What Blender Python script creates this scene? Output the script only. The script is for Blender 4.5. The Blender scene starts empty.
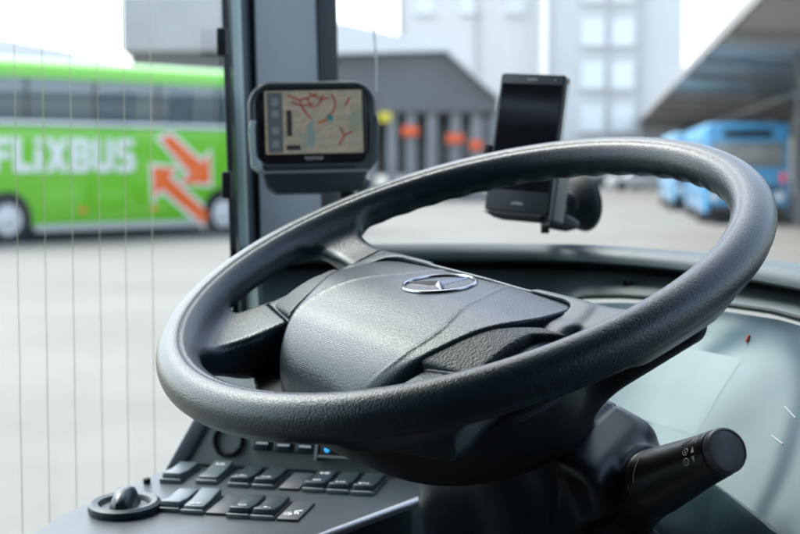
import bpy, bmesh, math, random
import numpy as np
from mathutils import Vector, Matrix

random.seed(4)
scene = bpy.context.scene
COL = scene.collection
PI = math.pi

# ------------------------------------------------------------------ camera
CAM_H = 1.68
FPX = 1490.0                       # focal length in photograph pixels (800 wide)
PITCH = math.atan(102 / FPX)
CP, SP = math.cos(PITCH), math.sin(PITCH)
CAM = Vector((0, 0, CAM_H))
cd = bpy.data.cameras.new('camera')
cam = bpy.data.objects.new('camera', cd)
COL.objects.link(cam)
cd.sensor_width = 36
cd.lens = 36 * FPX / 800
cd.clip_start = 0.05
cd.clip_end = 3000
cam.location = CAM
cam.rotation_euler = (PI / 2 - PITCH, 0, 0)
cd.dof.use_dof = True
cd.dof.focus_distance = 1.09
cd.dof.aperture_fstop = 7.6
cd.dof.aperture_blades = 9
scene.camera = cam


def ray(px, py):
    x, y, z = (px - 400) / FPX, (267 - py) / FPX, -1.0
    d = Vector((x, y * SP - z * CP, y * CP + z * SP))
    return d / d.y


def P(px, py, Y):
    return CAM + ray(px, py) * Y


def RP(px, py, p0, n):
    d = ray(px, py)
    return CAM + d * ((p0 - CAM).dot(n) / d.dot(n))


# ------------------------------------------------------------------ materials
def new_mat(name):
    m = bpy.data.materials.new(name)
    m.use_nodes = True
    nt = m.node_tree
    b = nt.nodes['Principled BSDF']
    return m, nt, b


def node(nt, t, **kw):
    n = nt.nodes.new(t)
    for k, v in kw.items():
        setattr(n, k, v)
    return n


def plastic(name, col, rough=.5, grain=0, depth=.3, var=.12, spec=.5, dist=.0004, kind='vor', metal=0, coat=0, rvar=.08):
    m, nt, b = new_mat(name)
    L = nt.links.new
    tc = node(nt, 'ShaderNodeTexCoord')
    nz = node(nt, 'ShaderNodeTexNoise')
    nz.inputs['Scale'].default_value = 18
    nz.inputs['Detail'].default_value = 6
    L(tc.outputs['Object'], nz.inputs['Vector'])
    mix = node(nt, 'ShaderNodeMix', data_type='RGBA')
    mix.inputs['A'].default_value = (*[c * (1 - var) for c in col], 1)
    mix.inputs['B'].default_value = (*[min(1, c * (1 + var)) for c in col], 1)
    L(nz.outputs['Fac'], mix.inputs['Factor'])
    L(mix.outputs['Result'], b.inputs['Base Color'])
    mr = node(nt, 'ShaderNodeMapRange')
    mr.inputs['To Min'].default_value = max(.02, rough - rvar)
    mr.inputs['To Max'].default_value = min(1, rough + rvar)
    L(nz.outputs['Fac'], mr.inputs['Value'])
    L(mr.outputs['Result'], b.inputs['Roughness'])
    b.inputs['Specular IOR Level'].default_value = spec
    if not metal and kind == 'vor' and grain:
        b.inputs['Specular Tint'].default_value = (.80, .95, 1, 1)
    b.inputs['Metallic'].default_value = metal
    b.inputs['Coat Weight'].default_value = coat
    b.inputs['Coat Roughness'].default_value = .06
    if grain:
        if kind == 'vor':
            v = node(nt, 'ShaderNodeTexVoronoi', feature='SMOOTH_F1')
            v.inputs['Smoothness'].default_value = .35
            v.inputs['Scale'].default_value = grain
            wn = node(nt, 'ShaderNodeTexNoise')
            wn.inputs['Scale'].default_value = grain * .45
            L(tc.outputs['Object'], wn.inputs['Vector'])
            wm = node(nt, 'ShaderNodeMix', data_type='VECTOR')
            wm.inputs['Factor'].default_value = .004 * 500 / grain
            L(tc.outputs['Object'], wm.inputs['A'])
            L(wn.outputs['Color'], wm.inputs['B'])
            L(wm.outputs['Result'], v.inputs['Vector'])
            h = v.outputs['Distance']
            inv = True
        else:
            v = node(nt, 'ShaderNodeTexNoise')
            v.inputs['Scale'].default_value = grain
            v.inputs['Detail'].default_value = 3
            L(tc.outputs['Object'], v.inputs['Vector'])
            h = v.outputs['Fac']
            inv = False
        bp = node(nt, 'ShaderNodeBump', invert=inv)
        bp.inputs['Strength'].default_value = depth
        bp.inputs['Distance'].default_value = dist
        L(h, bp.inputs['Height'])
        L(bp.outputs['Normal'], b.inputs['Normal'])
    return m


def flat(name, col, rough=.6, emit=0):
    m, nt, b = new_mat(name)
    b.inputs['Base Color'].default_value = (*col, 1)
    b.inputs['Roughness'].default_value = rough
    if emit:
        b.inputs['Emission Color'].default_value = (*col, 1)
        b.inputs['Emission Strength'].default_value = emit
    return m


def glass_mat(name, tint=(.97, .99, .98), rough=0.0, ior=1.45):
    m, nt, b = new_mat(name)
    nt.nodes.remove(b)
    L = nt.links.new
    tr = node(nt, 'ShaderNodeBsdfTransparent')
    tr.inputs['Color'].default_value = (*tint, 1)
    gl = node(nt, 'ShaderNodeBsdfGlossy')
    gl.inputs['Roughness'].default_value = rough
    fr = node(nt, 'ShaderNodeFresnel')
    fr.inputs['IOR'].default_value = ior
    geo = node(nt, 'ShaderNodeNewGeometry')
    mx = node(nt, 'ShaderNodeMixShader')
    inv = node(nt, 'ShaderNodeMath', operation='SUBTRACT')
    inv.inputs[0].default_value = 1
    L(geo.outputs['Backfacing'], inv.inputs[1])
    ml = node(nt, 'ShaderNodeMath', operation='MULTIPLY')
    L(fr.outputs['Fac'], ml.inputs[0])
    L(inv.outputs[0], ml.inputs[1])
    L(ml.outputs[0], mx.inputs['Fac'])
    L(tr.outputs[0], mx.inputs[1])
    L(gl.outputs[0], mx.inputs[2])
    L(mx.outputs[0], nt.nodes['Material Output'].inputs['Surface'])
    return m


M = {}
M['rim'] = plastic('grained rim leather', (.006, .0125, .016), .33, 740, .45, dist=.0005, spec=.5, rvar=.06)
M['hub'] = plastic('fine grained hub plastic', (.008, .017, .024), .35, 1000, .35, dist=.0004, rvar=.05)
M['pad'] = plastic('grained airbag cover', (.008, .018, .023), .34, 820, .45, dist=.0005, rvar=.05)
M['insert'] = plastic('coarse grained insert', (.006, .008, .010), .5, 560, .7, dist=.0006)
M['shroud'] = plastic('dark shroud plastic', (.004, .006, .008), .6, 700, .35, dist=.0004, spec=.3)
M['cowl'] = plastic('column cowl plastic', (.004, .007, .010), .33, 900, .15, dist=.0003)
M['stalk'] = plastic('stalk plastic', (.005, .007, .009), .4, 1200, .2, dist=.0002)
M['cap'] = plastic('stalk cap plastic', (.05, .048, .055), .45, 1200, .2, dist=.0002)
M['chrome'] = plastic('badge chrome', (.27, .29, .32), .22, metal=1, var=.02, rvar=.05)
M['mark'] = plastic('printed marking', (.7, .72, .74), .6, var=.05)
M['dash'] = plastic('dashboard vinyl', (.026, .047, .051), .5, 500, .35, dist=.0005)
M['dash_face'] = plastic('dashboard face', (.055, .088, .088), .55, 700, .3, dist=.0004)
M['black'] = plastic('black rubber', (.006, .0065, .007), .65, 300, .2)
M['gloss_black'] = plastic('gloss black plastic', (.008, .009, .011), .15, rvar=.05)
M['lens'] = glass_mat('cluster lens', (.96, .985, .985), .04, 1.6)
M['gauge'] = plastic('gauge face with sky veil', (.36, .45, .46), .5)  # pale tone stands in for sky veiling the lens
M['gauge_hi'] = plastic('painted lens reflection', (.345, .438, .455), .5)  # lighter tone of a reflection in the lens
M['gauge_band'] = plastic('gauge reflection band', (.11, .19, .22), .5)
M['red'] = flat('red marking', (.55, .13, .10))
M['white'] = plastic('white paint', (.78, .79, .78), .4, var=.03)
M['console'] = plastic('console plastic', (.017, .028, .037), .42, 700, .3, dist=.0003)
M['riser'] = plastic('riser panel plastic', (.13, .155, .14), .5, 700, .25, dist=.0003)
M['switch'] = plastic('rocker plastic', (.016, .028, .037), .3, 1000, .15, dist=.0002)
M['switch_lit'] = plastic('lit rocker plastic', (.06, .088, .10), .35, 1000, .15, dist=.0002)  # paler copy of the rocker colour, reflected light painted in
M['socket'] = plastic('switch socket plastic', (.015, .025, .033), .5)
M['lip'] = plastic('socket lip plastic', (.14, .18, .19), .4)
M['silver'] = plastic('satin metal', (.45, .48, .5), .35, metal=.8)
M['blue_led'] = flat('blue lamp', (.03, .30, .6), .4, .25)
M['pillar'] = plastic('pillar panel', (.15, .178, .195), .5, 900, .2, dist=.0003, var=.06)
M['pillar_dark'] = plastic('pillar recess', (.05, .065, .08), .5, 900, .2, dist=.0003)
M['trim'] = plastic('pale door trim', (.33, .43, .42), .4, var=.05)
M['glass'] = glass_mat('window glass')
M['wire'] = plastic('heating wire', (.72, .66, .44), .5)
M['casing'] = plastic('device casing', (.030, .038, .04), .35, 900, .2, dist=.0002)
M['cradle'] = plastic('cradle plastic', (.055, .068, .070), .4, 900, .2, dist=.0002)
M['phone_screen'] = plastic('phone glass', (.006, .007, .009), .06, var=.05, rvar=.02)
M['ground_bus'] = plastic('cab floor rubber', (.02, .02, .022), .7)
# outside
M['green'] = plastic('green coach paint', (.14, .50, .008), .3, var=.03, coat=.4)
M['orange'] = plastic('orange paint', (.85, .14, .015), .4, var=.03)
M['blue'] = plastic('blue bus paint', (.08, .36, .66), .3, var=.04, coat=.4)
M['blue_pale'] = plastic('pale blue bus paint', (.22, .50, .74), .3, var=.04, coat=.4)
M['coach_glass'] = plastic('coach glass', (.075, .11, .125), .04, var=.2, spec=1.0, rvar=.02)
M['tyre'] = plastic('tyre rubber', (.02, .02, .022), .8)
M['hubcap'] = plastic('wheel rim metal', (.62, .64, .65), .4, metal=.2)
M['lamp_red'] = flat('red lamp', (.75, .05, .05), .3, .15)
M['skirt'] = plastic('pale grey skirt paint', (.42, .43, .42), .5)
M['lamp_white'] = flat('white lamp', (.85, .87, .85), .3)
M['skin'] = flat('skin', (.45, .28, .2))


def stone(name, c1, c2, scale=1.5, rough=.8, bump=.1):
    m, nt, b = new_mat(name)
    L = nt.links.new
    tc = node(nt, 'ShaderNodeTexCoord')
    nz = node(nt, 'ShaderNodeTexNoise')
    nz.inputs['Scale'].default_value = scale
    nz.inputs['Detail'].default_value = 8
    nz.inputs['Roughness'].default_value = .65
    L(tc.outputs['Object'], nz.inputs['Vector'])
    cr = node(nt, 'ShaderNodeValToRGB')
    cr.color_ramp.elements[0].position = .3
    cr.color_ramp.elements[0].color = (*c1, 1)
    cr.color_ramp.elements[1].position = .7
    cr.color_ramp.elements[1].color = (*c2, 1)
    L(nz.outputs['Fac'], cr.inputs['Fac'])
    L(cr.outputs['Color'], b.inputs['Base Color'])
    b.inputs['Roughness'].default_value = rough
    bp = node(nt, 'ShaderNodeBump')
    bp.inputs['Strength'].default_value = bump
    L(nz.outputs['Fac'], bp.inputs['Height'])
    L(bp.outputs['Normal'], b.inputs['Normal'])
    return m


M['paving'] = stone('pale paving', (.118, .118, .107), (.176, .174, .160), .22)
M['concrete_mid'] = stone('mid grey cladding', (.22, .22, .22), (.30, .30, .30), .3)  # mid grey for fascia, columns and the hall's back wall
M['concrete'] = stone('concrete', (.60, .60, .58), (.68, .68, .66), .15)
M['concrete_dark'] = stone('grey cladding', (.115, .12, .125), (.17, .175, .18), .2)
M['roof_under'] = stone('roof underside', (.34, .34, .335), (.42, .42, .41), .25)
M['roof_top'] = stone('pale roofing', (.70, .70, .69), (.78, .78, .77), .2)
M['window_pale'] = plastic('pale window', (.80, .84, .83), .3)
M['window_dark'] = plastic('dark window', (.10, .12, .14), .2)
M['sign_orange'] = flat('orange sign', (.85, .13, .03))
M['sign_yellow'] = flat('yellow sign', (.75, .6, .06))
M['ribs'] = plastic('roof rib', (.33, .33, .33), .6)


def map_material():
    m, nt, b = new_mat('map screen')
    L = nt.links.new
    tc = node(nt, 'ShaderNodeTexCoord')
    v = node(nt, 'ShaderNodeTexVoronoi', feature='DISTANCE_TO_EDGE')
    v.inputs['Scale'].default_value = 75
    L(tc.outputs['Object'], v.inputs['Vector'])
    r = node(nt, 'ShaderNodeValToRGB')
    r.color_ramp.elements[0].position = .03
    r.color_ramp.elements[0].color = (.40, .33, .24, 1)
    r.color_ramp.elements[1].position = .09
    r.color_ramp.elements[1].color = (.31, .285, .22, 1)
    L(v.outputs['Distance'], r.inputs['Fac'])
    nz = node(nt, 'ShaderNodeTexNoise')
    nz.inputs['Scale'].default_value = 35
    L(tc.outputs['Object'], nz.inputs['Vector'])
    r2 = node(nt, 'ShaderNodeValToRGB')
    r2.color_ramp.elements[0].position = .58
    r2.color_ramp.elements[0].color = (0, 0, 0, 1)
    r2.color_ramp.elements[1].position = .66
    L(nz.outputs['Fac'], r2.inputs['Fac'])
    mx = node(nt, 'ShaderNodeMix', data_type='RGBA')
    L(r2.outputs['Color'], mx.inputs['Factor'])
    L(r.outputs['Color'], mx.inputs['A'])
    mx.inputs['B'].default_value = (.24, .27, .20, 1)
    L(mx.outputs['Result'], b.inputs['Base Color'])
    L(mx.outputs['Result'], b.inputs['Emission Color'])
    b.inputs['Emission Strength'].default_value = .05
    b.inputs['Roughness'].default_value = .25
    return m


M['map'] = map_material()


def screen_flat(name, col, e=.05):
    return flat(name, [c * .55 for c in col], .3, e)


M['map_red'] = screen_flat('map red road', (.50, .07, .05))
M['map_teal'] = screen_flat('map marker', (.05, .38, .36))
M['map_blue'] = screen_flat('map water', (.30, .48, .48))
M['map_bar'] = screen_flat('map side bar', (.16, .19, .20))
M['map_icon'] = screen_flat('map icon', (.30, .36, .37))
M['map_dark'] = screen_flat('map box', (.05, .06, .06))
M['map_orange'] = screen_flat('map route', (.65, .22, .08))


# ------------------------------------------------------------------ object helpers
def link(name, me, mat=None, parent=None, mw=None):
    o = bpy.data.objects.new(name, me)
    COL.objects.link(o)
    if mat is not None:
        me.materials.append(M[mat] if isinstance(mat, str) else mat)
    if mw is not None:
        o.matrix_world = mw
    if parent is not None:
        o.parent = parent
        o.matrix_parent_inverse = parent_world(parent).inverted()
    return o


def parent_world(o):
    w = o.matrix_basis.copy()
    while o.parent is not None:
        w = o.parent.matrix_basis @ o.matrix_parent_inverse @ w if False else (o.parent.matrix_basis @ o.matrix_parent_inverse @ w)
        o = o.parent
    return w


def tag(o, label=None, cat=None, group=None, kind=None):
    if label: o['label'] = label
    if cat: o['category'] = cat
    if group: o['group'] = group
    if kind: o['kind'] = kind
    return o


def thing(name, label, cat, loc, rot=None, group=None):
    o = bpy.data.objects.new(name, None)
    COL.objects.link(o)
    o.empty_display_size = .05
    mw = Matrix.Translation(Vector(loc))
    if rot is not None:
        mw = mw @ rot.to_4x4()
    o.matrix_basis = mw
    return tag(o, label, cat, group)


class MB:
    """collects shapes into one mesh"""

    def __init__(self):
        self.bm = bmesh.new()

    def box(self, c, s, rot=None, bevel=0, seg=2):
        r = bmesh.ops.create_cube(self.bm, size=1)
        vs = r['verts']
        bmesh.ops.scale(self.bm, vec=Vector(s), verts=vs)
        if bevel:
            es = list({e for v in vs for e in v.link_edges})
            b = bmesh.ops.bevel(self.bm, geom=es, offset=bevel, segments=seg, affect='EDGES', profile=.5)
            vs = list({v for f in b['faces'] for v in f.verts} | {v for v in vs if v.is_valid})
        m = Matrix.Translation(Vector(c))
        if rot is not None:
            m = m @ rot.to_4x4()
        bmesh.ops.transform(self.bm, matrix=m, verts=vs)
        return self

    def prism(self, pts, off, bevel=0):
        """closed outline pts extruded by vector off"""
        off = Vector(off)
        a = [self.bm.verts.new(Vector(p)) for p in pts]
        b = [self.bm.verts.new(Vector(p) + off) for p in pts]
        n = len(pts)
        fs = [self.bm.faces.new(a), self.bm.faces.new(list(reversed(b)))]
        for i in range(n):
            fs.append(self.bm.faces.new((a[i], b[i], b[(i + 1) % n], a[(i + 1) % n])))
        bmesh.ops.recalc_face_normals(self.bm, faces=fs)
        if bevel:
            es = list({e for f in fs for e in f.edges})
            bmesh.ops.bevel(self.bm, geom=es, offset=bevel, segments=3, affect='EDGES', profile=.5)
        return self

    def tube(self, pts, r, seg=10, closed=False, cap=True):
        pts = [Vector(p) for p in pts]
        n = len(pts)
        rs = r if isinstance(r, (list, tuple)) else [r] * n
        rings = []
        up = None
        for i, p in enumerate(pts):
            if closed:
                t = pts[(i + 1) % n] - pts[i - 1]
            else:
                t = pts[min(i + 1, n - 1)] - pts[max(i - 1, 0)]
            t.normalize()
            if up is None:
                up = t.orthogonal().normalized()
            up = (up - t * up.dot(t)).normalized()
            sd = t.cross(up)
            rings.append([self.bm.verts.new(p + (up * math.cos(a) + sd * math.sin(a)) * rs[i])
                          for a in [2 * PI * k / seg for k in range(seg)]])
        m = n if closed else n - 1
        for i in range(m):
            A, B = rings[i], rings[(i + 1) % n]
            for k in range(seg):
                self.bm.faces.new((A[k], A[(k + 1) % seg], B[(k + 1) % seg], B[k]))
        if cap and not closed:
            self.bm.faces.new(list(reversed(rings[0])))
            self.bm.faces.new(rings[-1])
        return self

    def lathe(self, prof, mtx, seg=48):
        """prof: (radius, height) pairs, turned about local z"""
        rings = []
        for r, h in prof:
            if r < 1e-6:
                rings.append([self.bm.verts.new(mtx @ Vector((0, 0, h)))])
            else:
                rings.append([self.bm.verts.new(mtx @ Vector((r * math.cos(2 * PI * k / seg), r * math.sin(2 * PI * k / seg), h))) for k in range(seg)])
        for A, B in zip(rings, rings[1:]):
            for k in range(seg):
                k2 = (k + 1) % seg
                if len(A) == 1 and len(B) == 1: continue
                if len(A) == 1: self.bm.faces.new((A[0], B[k2], B[k]))
                elif len(B) == 1: self.bm.faces.new((A[k], A[k2], B[0]))
                else: self.bm.faces.new((A[k], A[k2], B[k2], B[k]))
        return self

    def grid(self, rows, thick=None):
        """rows of points -> sheet; thick: vector, closes it into a slab"""
        vs = [[self.bm.verts.new(Vector(p)) for p in r] for r in rows]
        fs = []
        for a, b in zip(vs, vs[1:]):
            for k in range(len(a) - 1):
                fs.append(self.bm.faces.new((a[k], a[k + 1], b[k + 1], b[k])))
        if thick is not None:
            t = Vector(thick)
            ws = [[self.bm.verts.new(Vector(p) + t) for p in r] for r in rows]
            for a, b in zip(ws, ws[1:]):
                for k in range(len(a) - 1):
                    fs.append(self.bm.faces.new((a[k], b[k], b[k + 1], a[k + 1])))
            R, C = len(rows), len(rows[0])
            for k in range(C - 1):
                fs.append(self.bm.faces.new((vs[0][k], ws[0][k], ws[0][k + 1], vs[0][k + 1])))
                fs.append(self.bm.faces.new((vs[-1][k + 1], ws[-1][k + 1], ws[-1][k], vs[-1][k])))
            for k in range(R - 1):
                fs.append(self.bm.faces.new((vs[k + 1][0], ws[k + 1][0], ws[k][0], vs[k][0])))
                fs.append(self.bm.faces.new((vs[k][-1], ws[k][-1], ws[k + 1][-1], vs[k + 1][-1])))
            bmesh.ops.recalc_face_normals(self.bm, faces=fs)
        return self

    def build(self, name, mat, parent=None, smooth=True, frame=None, angle=40):
        """frame: Matrix the mesh coordinates are expressed in (world when None)"""
        me = bpy.data.meshes.new(name)
        bmesh.ops.recalc_face_normals(self.bm, faces=self.bm.faces[:])
        if frame is None and parent is not None:
            frame = parent_world(parent)
            bmesh.ops.transform(self.bm, matrix=frame.inverted(), verts=self.bm.verts[:])
        self.bm.to_mesh(me)
        self.bm.free()
        if smooth:
            for p in me.polygons: p.use_smooth = True
            me.set_sharp_from_angle(angle=math.radians(angle))
        return link(name, me, mat, parent, frame)


# ------------------------------------------------------------------ implicit surfaces
def smin(a, b, k):
    h = np.clip(.5 + .5 * (b - a) / k, 0, 1)
    return b * (1 - h) + a * h - k * h * (1 - h)


def smax(a, b, k):
    return -smin(-a, -b, k)


def sstep(a, b, x):
    t = np.clip((x - a) / (b - a), 0, 1)
    return t * t * (3 - 2 * t)


def spl(xs, ys, x):
    """smooth interpolation through (xs, ys): monotone-ish Hermite"""
    xs, ys = np.array(xs, float), np.array(ys, float)
    o = np.argsort(xs)
    xs, ys = xs[o], ys[o]
    m = np.gradient(ys, xs)
    i = np.clip(np.searchsorted(xs, x) - 1, 0, len(xs) - 2)
    h = xs[i + 1] - xs[i]
    t = np.clip((x - xs[i]) / h, 0, 1)
    return ((2 * t**3 - 3 * t**2 + 1) * ys[i] + (t**3 - 2 * t**2 + t) * h * m[i] +
            (-2 * t**3 + 3 * t**2) * ys[i + 1] + (t**3 - t**2) * h * m[i + 1])


def surface_nets(fn, lo, hi, step):
    lo, hi = np.array(lo, float), np.array(hi, float)
    n = np.ceil((hi - lo) / step).astype(int) + 1
    ax = [lo[i] + step * np.arange(n[i]) for i in range(3)]
    X, Y, Z = np.meshgrid(*ax, indexing='ij')
    D = fn(X, Y, Z)
    inside = D < 0
    nc = n - 1
    cnt = np.zeros(nc, np.float32)
    acc = np.zeros((*nc, 3), np.float32)
    edges = []
    for a in range(3):
        s0 = [slice(None)] * 3; s1 = [slice(None)] * 3
        s0[a] = slice(0, -1); s1[a] = slice(1, None)
        d0, d1 = D[tuple(s0)], D[tuple(s1)]
        cr = inside[tuple(s0)] != inside[tuple(s1)]
        idx = np.argwhere(cr)
        if len(idx) == 0: continue
        t = d0[cr] / (d0[cr] - d1[cr])
        p = idx.astype(np.float64)
        p[:, a] += t
        b, c = [q for q in range(3) if q != a]
        for db in (0, 1):
            for dc in (0, 1):
                ci = idx.copy()
                ci[:, b] -= db; ci[:, c] -= dc
                ok = (ci >= 0).all(1) & (ci < nc).all(1)
                k = tuple(ci[ok].T)
                np.add.at(cnt, k, 1)
                np.add.at(acc, k, p[ok])
        edges.append((a, b, c, idx, inside[tuple(s0)][cr]))
    act = cnt > 0
    vid = -np.ones(nc, int)
    vid[act] = np.arange(act.sum())
    V = acc[act] / cnt[act][:, None] * step + lo
    quads = []
    for a, b, c, idx, ins in edges:
        ok = (idx[:, b] > 0) & (idx[:, c] > 0) & (idx[:, b] < nc[b]) & (idx[:, c] < nc[c]) & (idx[:, a] < nc[a])
        idx, ins = idx[ok], ins[ok]
        def g(db, dc):
            q = idx.copy(); q[:, b] -= db; q[:, c] -= dc
            return vid[tuple(q.T)]
        q = np.stack([g(1, 1), g(0, 1), g(0, 0), g(1, 0)], 1)
        flip = ins if a != 1 else ~ins
        q[~flip] = q[~flip][:, ::-1]
        quads.append(q)
    Q = np.concatenate(quads)
    for _ in range(2):                       # pull the vertices onto the surface
        e = step * .25
        x, y, z = V.T
        d = fn(x, y, z)
        gx = (fn(x + e, y, z) - fn(x - e, y, z)) / (2 * e)
        gy = (fn(x, y + e, z) - fn(x, y - e, z)) / (2 * e)
        gz = (fn(x, y, z + e) - fn(x, y, z - e)) / (2 * e)
        g2 = np.maximum(gx**2 + gy**2 + gz**2, .05)
        s = np.clip(-d / g2, -step, step)
        V = V + .8 * np.stack([gx * s, gy * s, gz * s], 1)
    return V, Q


def sdf_obj(name, fn, lo, hi, step, mat, parent, frame, scale=.001):
    V, Q = surface_nets(fn, lo, hi, step)
    me = bpy.data.meshes.new(name)
    me.from_pydata((V * scale).tolist(), [], Q.tolist())
    me.update()
    for p in me.polygons: p.use_smooth = True
    return link(name, me, mat, parent, frame)


# ------------------------------------------------------------------ bus axes and steering wheel frame
F = Vector((.7013, .7129, 0)).normalized()       # the way our bus faces
RT = Vector((.7129, -.7013, 0)).normalized()     # its right
UP = Vector((0, 0, 1))
WN = Vector((-.27264537, -.27715986, .92132888)).normalized()
WC = CAM + Vector((.04587918, 1.16874001, -.0816871))
WU0 = RT.copy()
WV0 = WN.cross(WU0).normalized()
COLF = Matrix.Translation(WC) @ Matrix((WU0, WV0, WN)).transposed().to_4x4()   # column frame
ROT = math.radians(-13)                          # the wheel is turned a little to the right
WHF = COLF @ Matrix.Rotation(ROT, 4, 'Z')        # wheel frame (u right, v forward, h to the driver)

wheel = thing('steering_wheel', 'large black bus steering wheel with grained rim and star badge on the hub', 'steering wheel', (0, 0, 0))
wheel.matrix_basis = WHF


def pad_w(v):      # half width of the airbag cover
    return spl([-165, -150, -135, -114, -70, -37, -18, 12, 30], [46, 63, 78, 93, 112, 126, 128, 119, 95], v)


def pad_wi(v):     # half width inside the crease
    return spl([-165, -150, -115, -83, -40, 10, 30], [48, 56, 79, 85, 68, 44, 34], v)


def pad_top(u, v):
    base = spl([-170, -155, -140, -115, -85, -50, -20, 12, 30], [-62, -38, -20, -4, 2, 3, -4, -13, -20], v)
    wi = pad_wi(v)
    x = np.abs(u) - wi
    base = base - 1.0 * (np.abs(u) / 90) ** 2
    drop = spl([-160, -120, -83, -40, 13, 30], [.40, .14, .05, .03, .02, .02], v) * 4 * np.log1p(np.exp(np.clip(x / 4, -30, 30)))
    bead = .9 * np.exp(-(x / 2.0) ** 2) * sstep(-150, -120, v)
    return base - drop + bead


def pad_d2(u, v):
    d2 = (np.abs(u) - pad_w(v)) * .85
    d2 = smax(d2, v - 14, 10)
    return smax(d2, -158 - v, 16)


def f_pad(u, v, h):
    k = np.interp(v, [-160, -110, -60, -10, 20], [20, 16, 10, 3.5, 3.5])
    k = k + (np.minimum(k, np.interp(v, [-160, -130, -108, -50, -30, 20], [18, 9, 3, 3, 1.2, 1.2])) - k) * sstep(0, 50, u)
    d = smax(pad_d2(u, v), (h - pad_top(u, v)) * .85, k)
    return np.maximum(d, -62 - h)


def bowl(u, v, h):
    a = spl([-150, -140, -100, -60, -40, -20], [82, 90, 128, 164, 174, 176], h)
    b = spl([-150, -140, -100, -60, -40, -20], [76, 84, 98, 107, 108, 104], h)
    v0 = spl([-150, -140, -100, -60, -20], [-4, -12, -40, -62, -72], h)
    q = np.sqrt((u / a) ** 2 + ((v - v0) / b) ** 2)
    d = (q - 1) * np.minimum(a, b) * .85
    return smax(smax(d, h + 24, 6), -146 - h, 14)


def ring(u, v, h):
    rr = np.hypot(u, v)
    th = np.arctan2(v, u)
    q = rr - 230
    notch = 1.5 * (.5 + .5 * np.cos(th * 54)) * sstep(-.2, .9, -h / 17) * sstep(-2, 8, -q) * sstep(20, 90, v)
    # thin mould lines around the section
    ph = np.arctan2(h, q)
    line = 0
    for c, dd in ((1.95, .8), (-.55, .5)):
        line = line + dd * np.exp(-((ph - c) / .085) ** 2)
    return np.hypot(q, h) - 17.2 + notch + line


def spokes(u, v, h):
    au = np.abs(u)
    # upper spokes, straight out from the hub's forward edge
    top = spl([60, 110, 150, 185, 205, 232], [-15, -15, -15.5, -13, -8, -6], au)
    bot = spl([90, 115, 150, 190, 215, 235], [-108, -92, -58, -30, -19, -16], au)
    w = spl([90, 130, 165, 195, 215, 235], [27, 24, 20, 21, 28, 38], au)
    vc = spl([60, 130, 170, 230], [-4, 2, 9, 12], au)
    d = smax(np.abs(v - vc) - w, (h - top) * .9, 9)
    d = smax(d, (bot - h) * .75, 10)
    d = smax(d, au - 230, 4)
    d = smax(d, 70 - au, 4)
    # lower arms, running down to the rim beside the airbag cover
    ca, sa = .16, -.987
    s = (au - 132) * ca + (v + 40) * sa
    t = -(au - 132) * sa + (v + 40) * ca
    topa = spl([-20, 30, 70, 110, 135, 160], [-15, -14, -12, -10, -6, -5], s)
    bota = spl([-20, 30, 70, 110, 135, 160], [-46, -46, -47, -46, -30, -17], s)
    wa = spl([-20, 20, 60, 90, 125, 150], [20, 21, 32, 35, 42, 60], s)
    tc_ = spl([-20, 20, 60, 90, 125, 150], [2, 3, 13, 13, 7, 2], s)
    e = smax(np.abs(t + tc_) - wa, (h - topa) * .9, 7)
    e = smax(e, (bota - h) * .75, 10)
    e = smax(e, s - 152, 4)
    e = smax(e, -25 - s, 8)
    return d, e


def hubbase(u, v, h):
    au = np.abs(u)
    w = spl([-150, -112, -100, -60, -20, 10, 40], [120, 146, 150, 151, 152, 142, 120], v)
    d2 = smax((au - w) * .8, v - 20, 8)
    d2 = smax(d2, -116 - v, 6)
    top = -13.0 - .02 * np.clip(-v, 0, 60) - 1.2 * sstep(0, 60, u) * sstep(-70, -30, v)
    d = smax(d2, (h - top) * .95, 6)
    return smax(d, -44 - h, 8)


def seam(u, v):      # negative on the hub's side of the joint
    au = np.abs(u)
    return np.maximum(au - 153 - 36 * (u > 0), (-107 + .22 * (au - 113)) - v)


def f_rim(u, v, h):
    d, e = spokes(u, v, h)
    sp = np.maximum(np.minimum(d, e),   .6 - seam(u, v))
    sp = np.maximum(sp, np.hypot(u, v) - 232)
    return smin(ring(u, v, h), sp, 17)


def f_hub(u, v, h):
    d, e = spokes(u, v, h)
    body = smin(smin(d, e, 8), hubbase(u, v, h), 5)
    body = np.maximum(body, seam(u, v) + .6)
    return np.maximum(body, np.minimum(.9 - .55 * sstep(10, 60, u) * sstep(-60, -30, v) - pad_d2(u, v), h + 60))


def f_shroud(u, v, h):
    d = np.maximum(bowl(u, v, h), h + 46)
    # bracket reaching out under the upper right of the rim
    a, b = np.array([40., 5., -100.]), np.array([200., 46., -33.])
    ab = b - a
    t = np.clip(((u - a[0]) * ab[0] + (v - a[1]) * ab[1] + (h - a[2]) * ab[2]) / ab.dot(ab), 0, 1)
    r = 40 - 27 * t
    e = np.sqrt((u - a[0] - t * ab[0]) ** 2 + (v - a[1] - t * ab[1]) ** 2 + (h - a[2] - t * ab[2]) ** 2) - r
    return smin(d, e, 22)


def f_insert(u, v, h):
    au = np.abs(u)
    # panel between airbag cover and the outer edging of the hub
    lim = np.minimum(-62 + (au - 112) * 1.2, -30 + (au - 140) * .30)
    d2 = smax(pad_w(v) - 4 - au, (v - lim) * .7, 3)
    d2 = smax(d2, seam(u, v) + 2.0, 1)
    d2 = smax(d2, (au - 143 - .8 * np.maximum(v + 45, 0)) * .8, 3)
    top = pad_top(u, v) - 2.2 - .10 * np.maximum(au - pad_w(v), 0)
    d = smax(d2, h - top, 2.5)
    return np.maximum(d, -26 - h)


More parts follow.
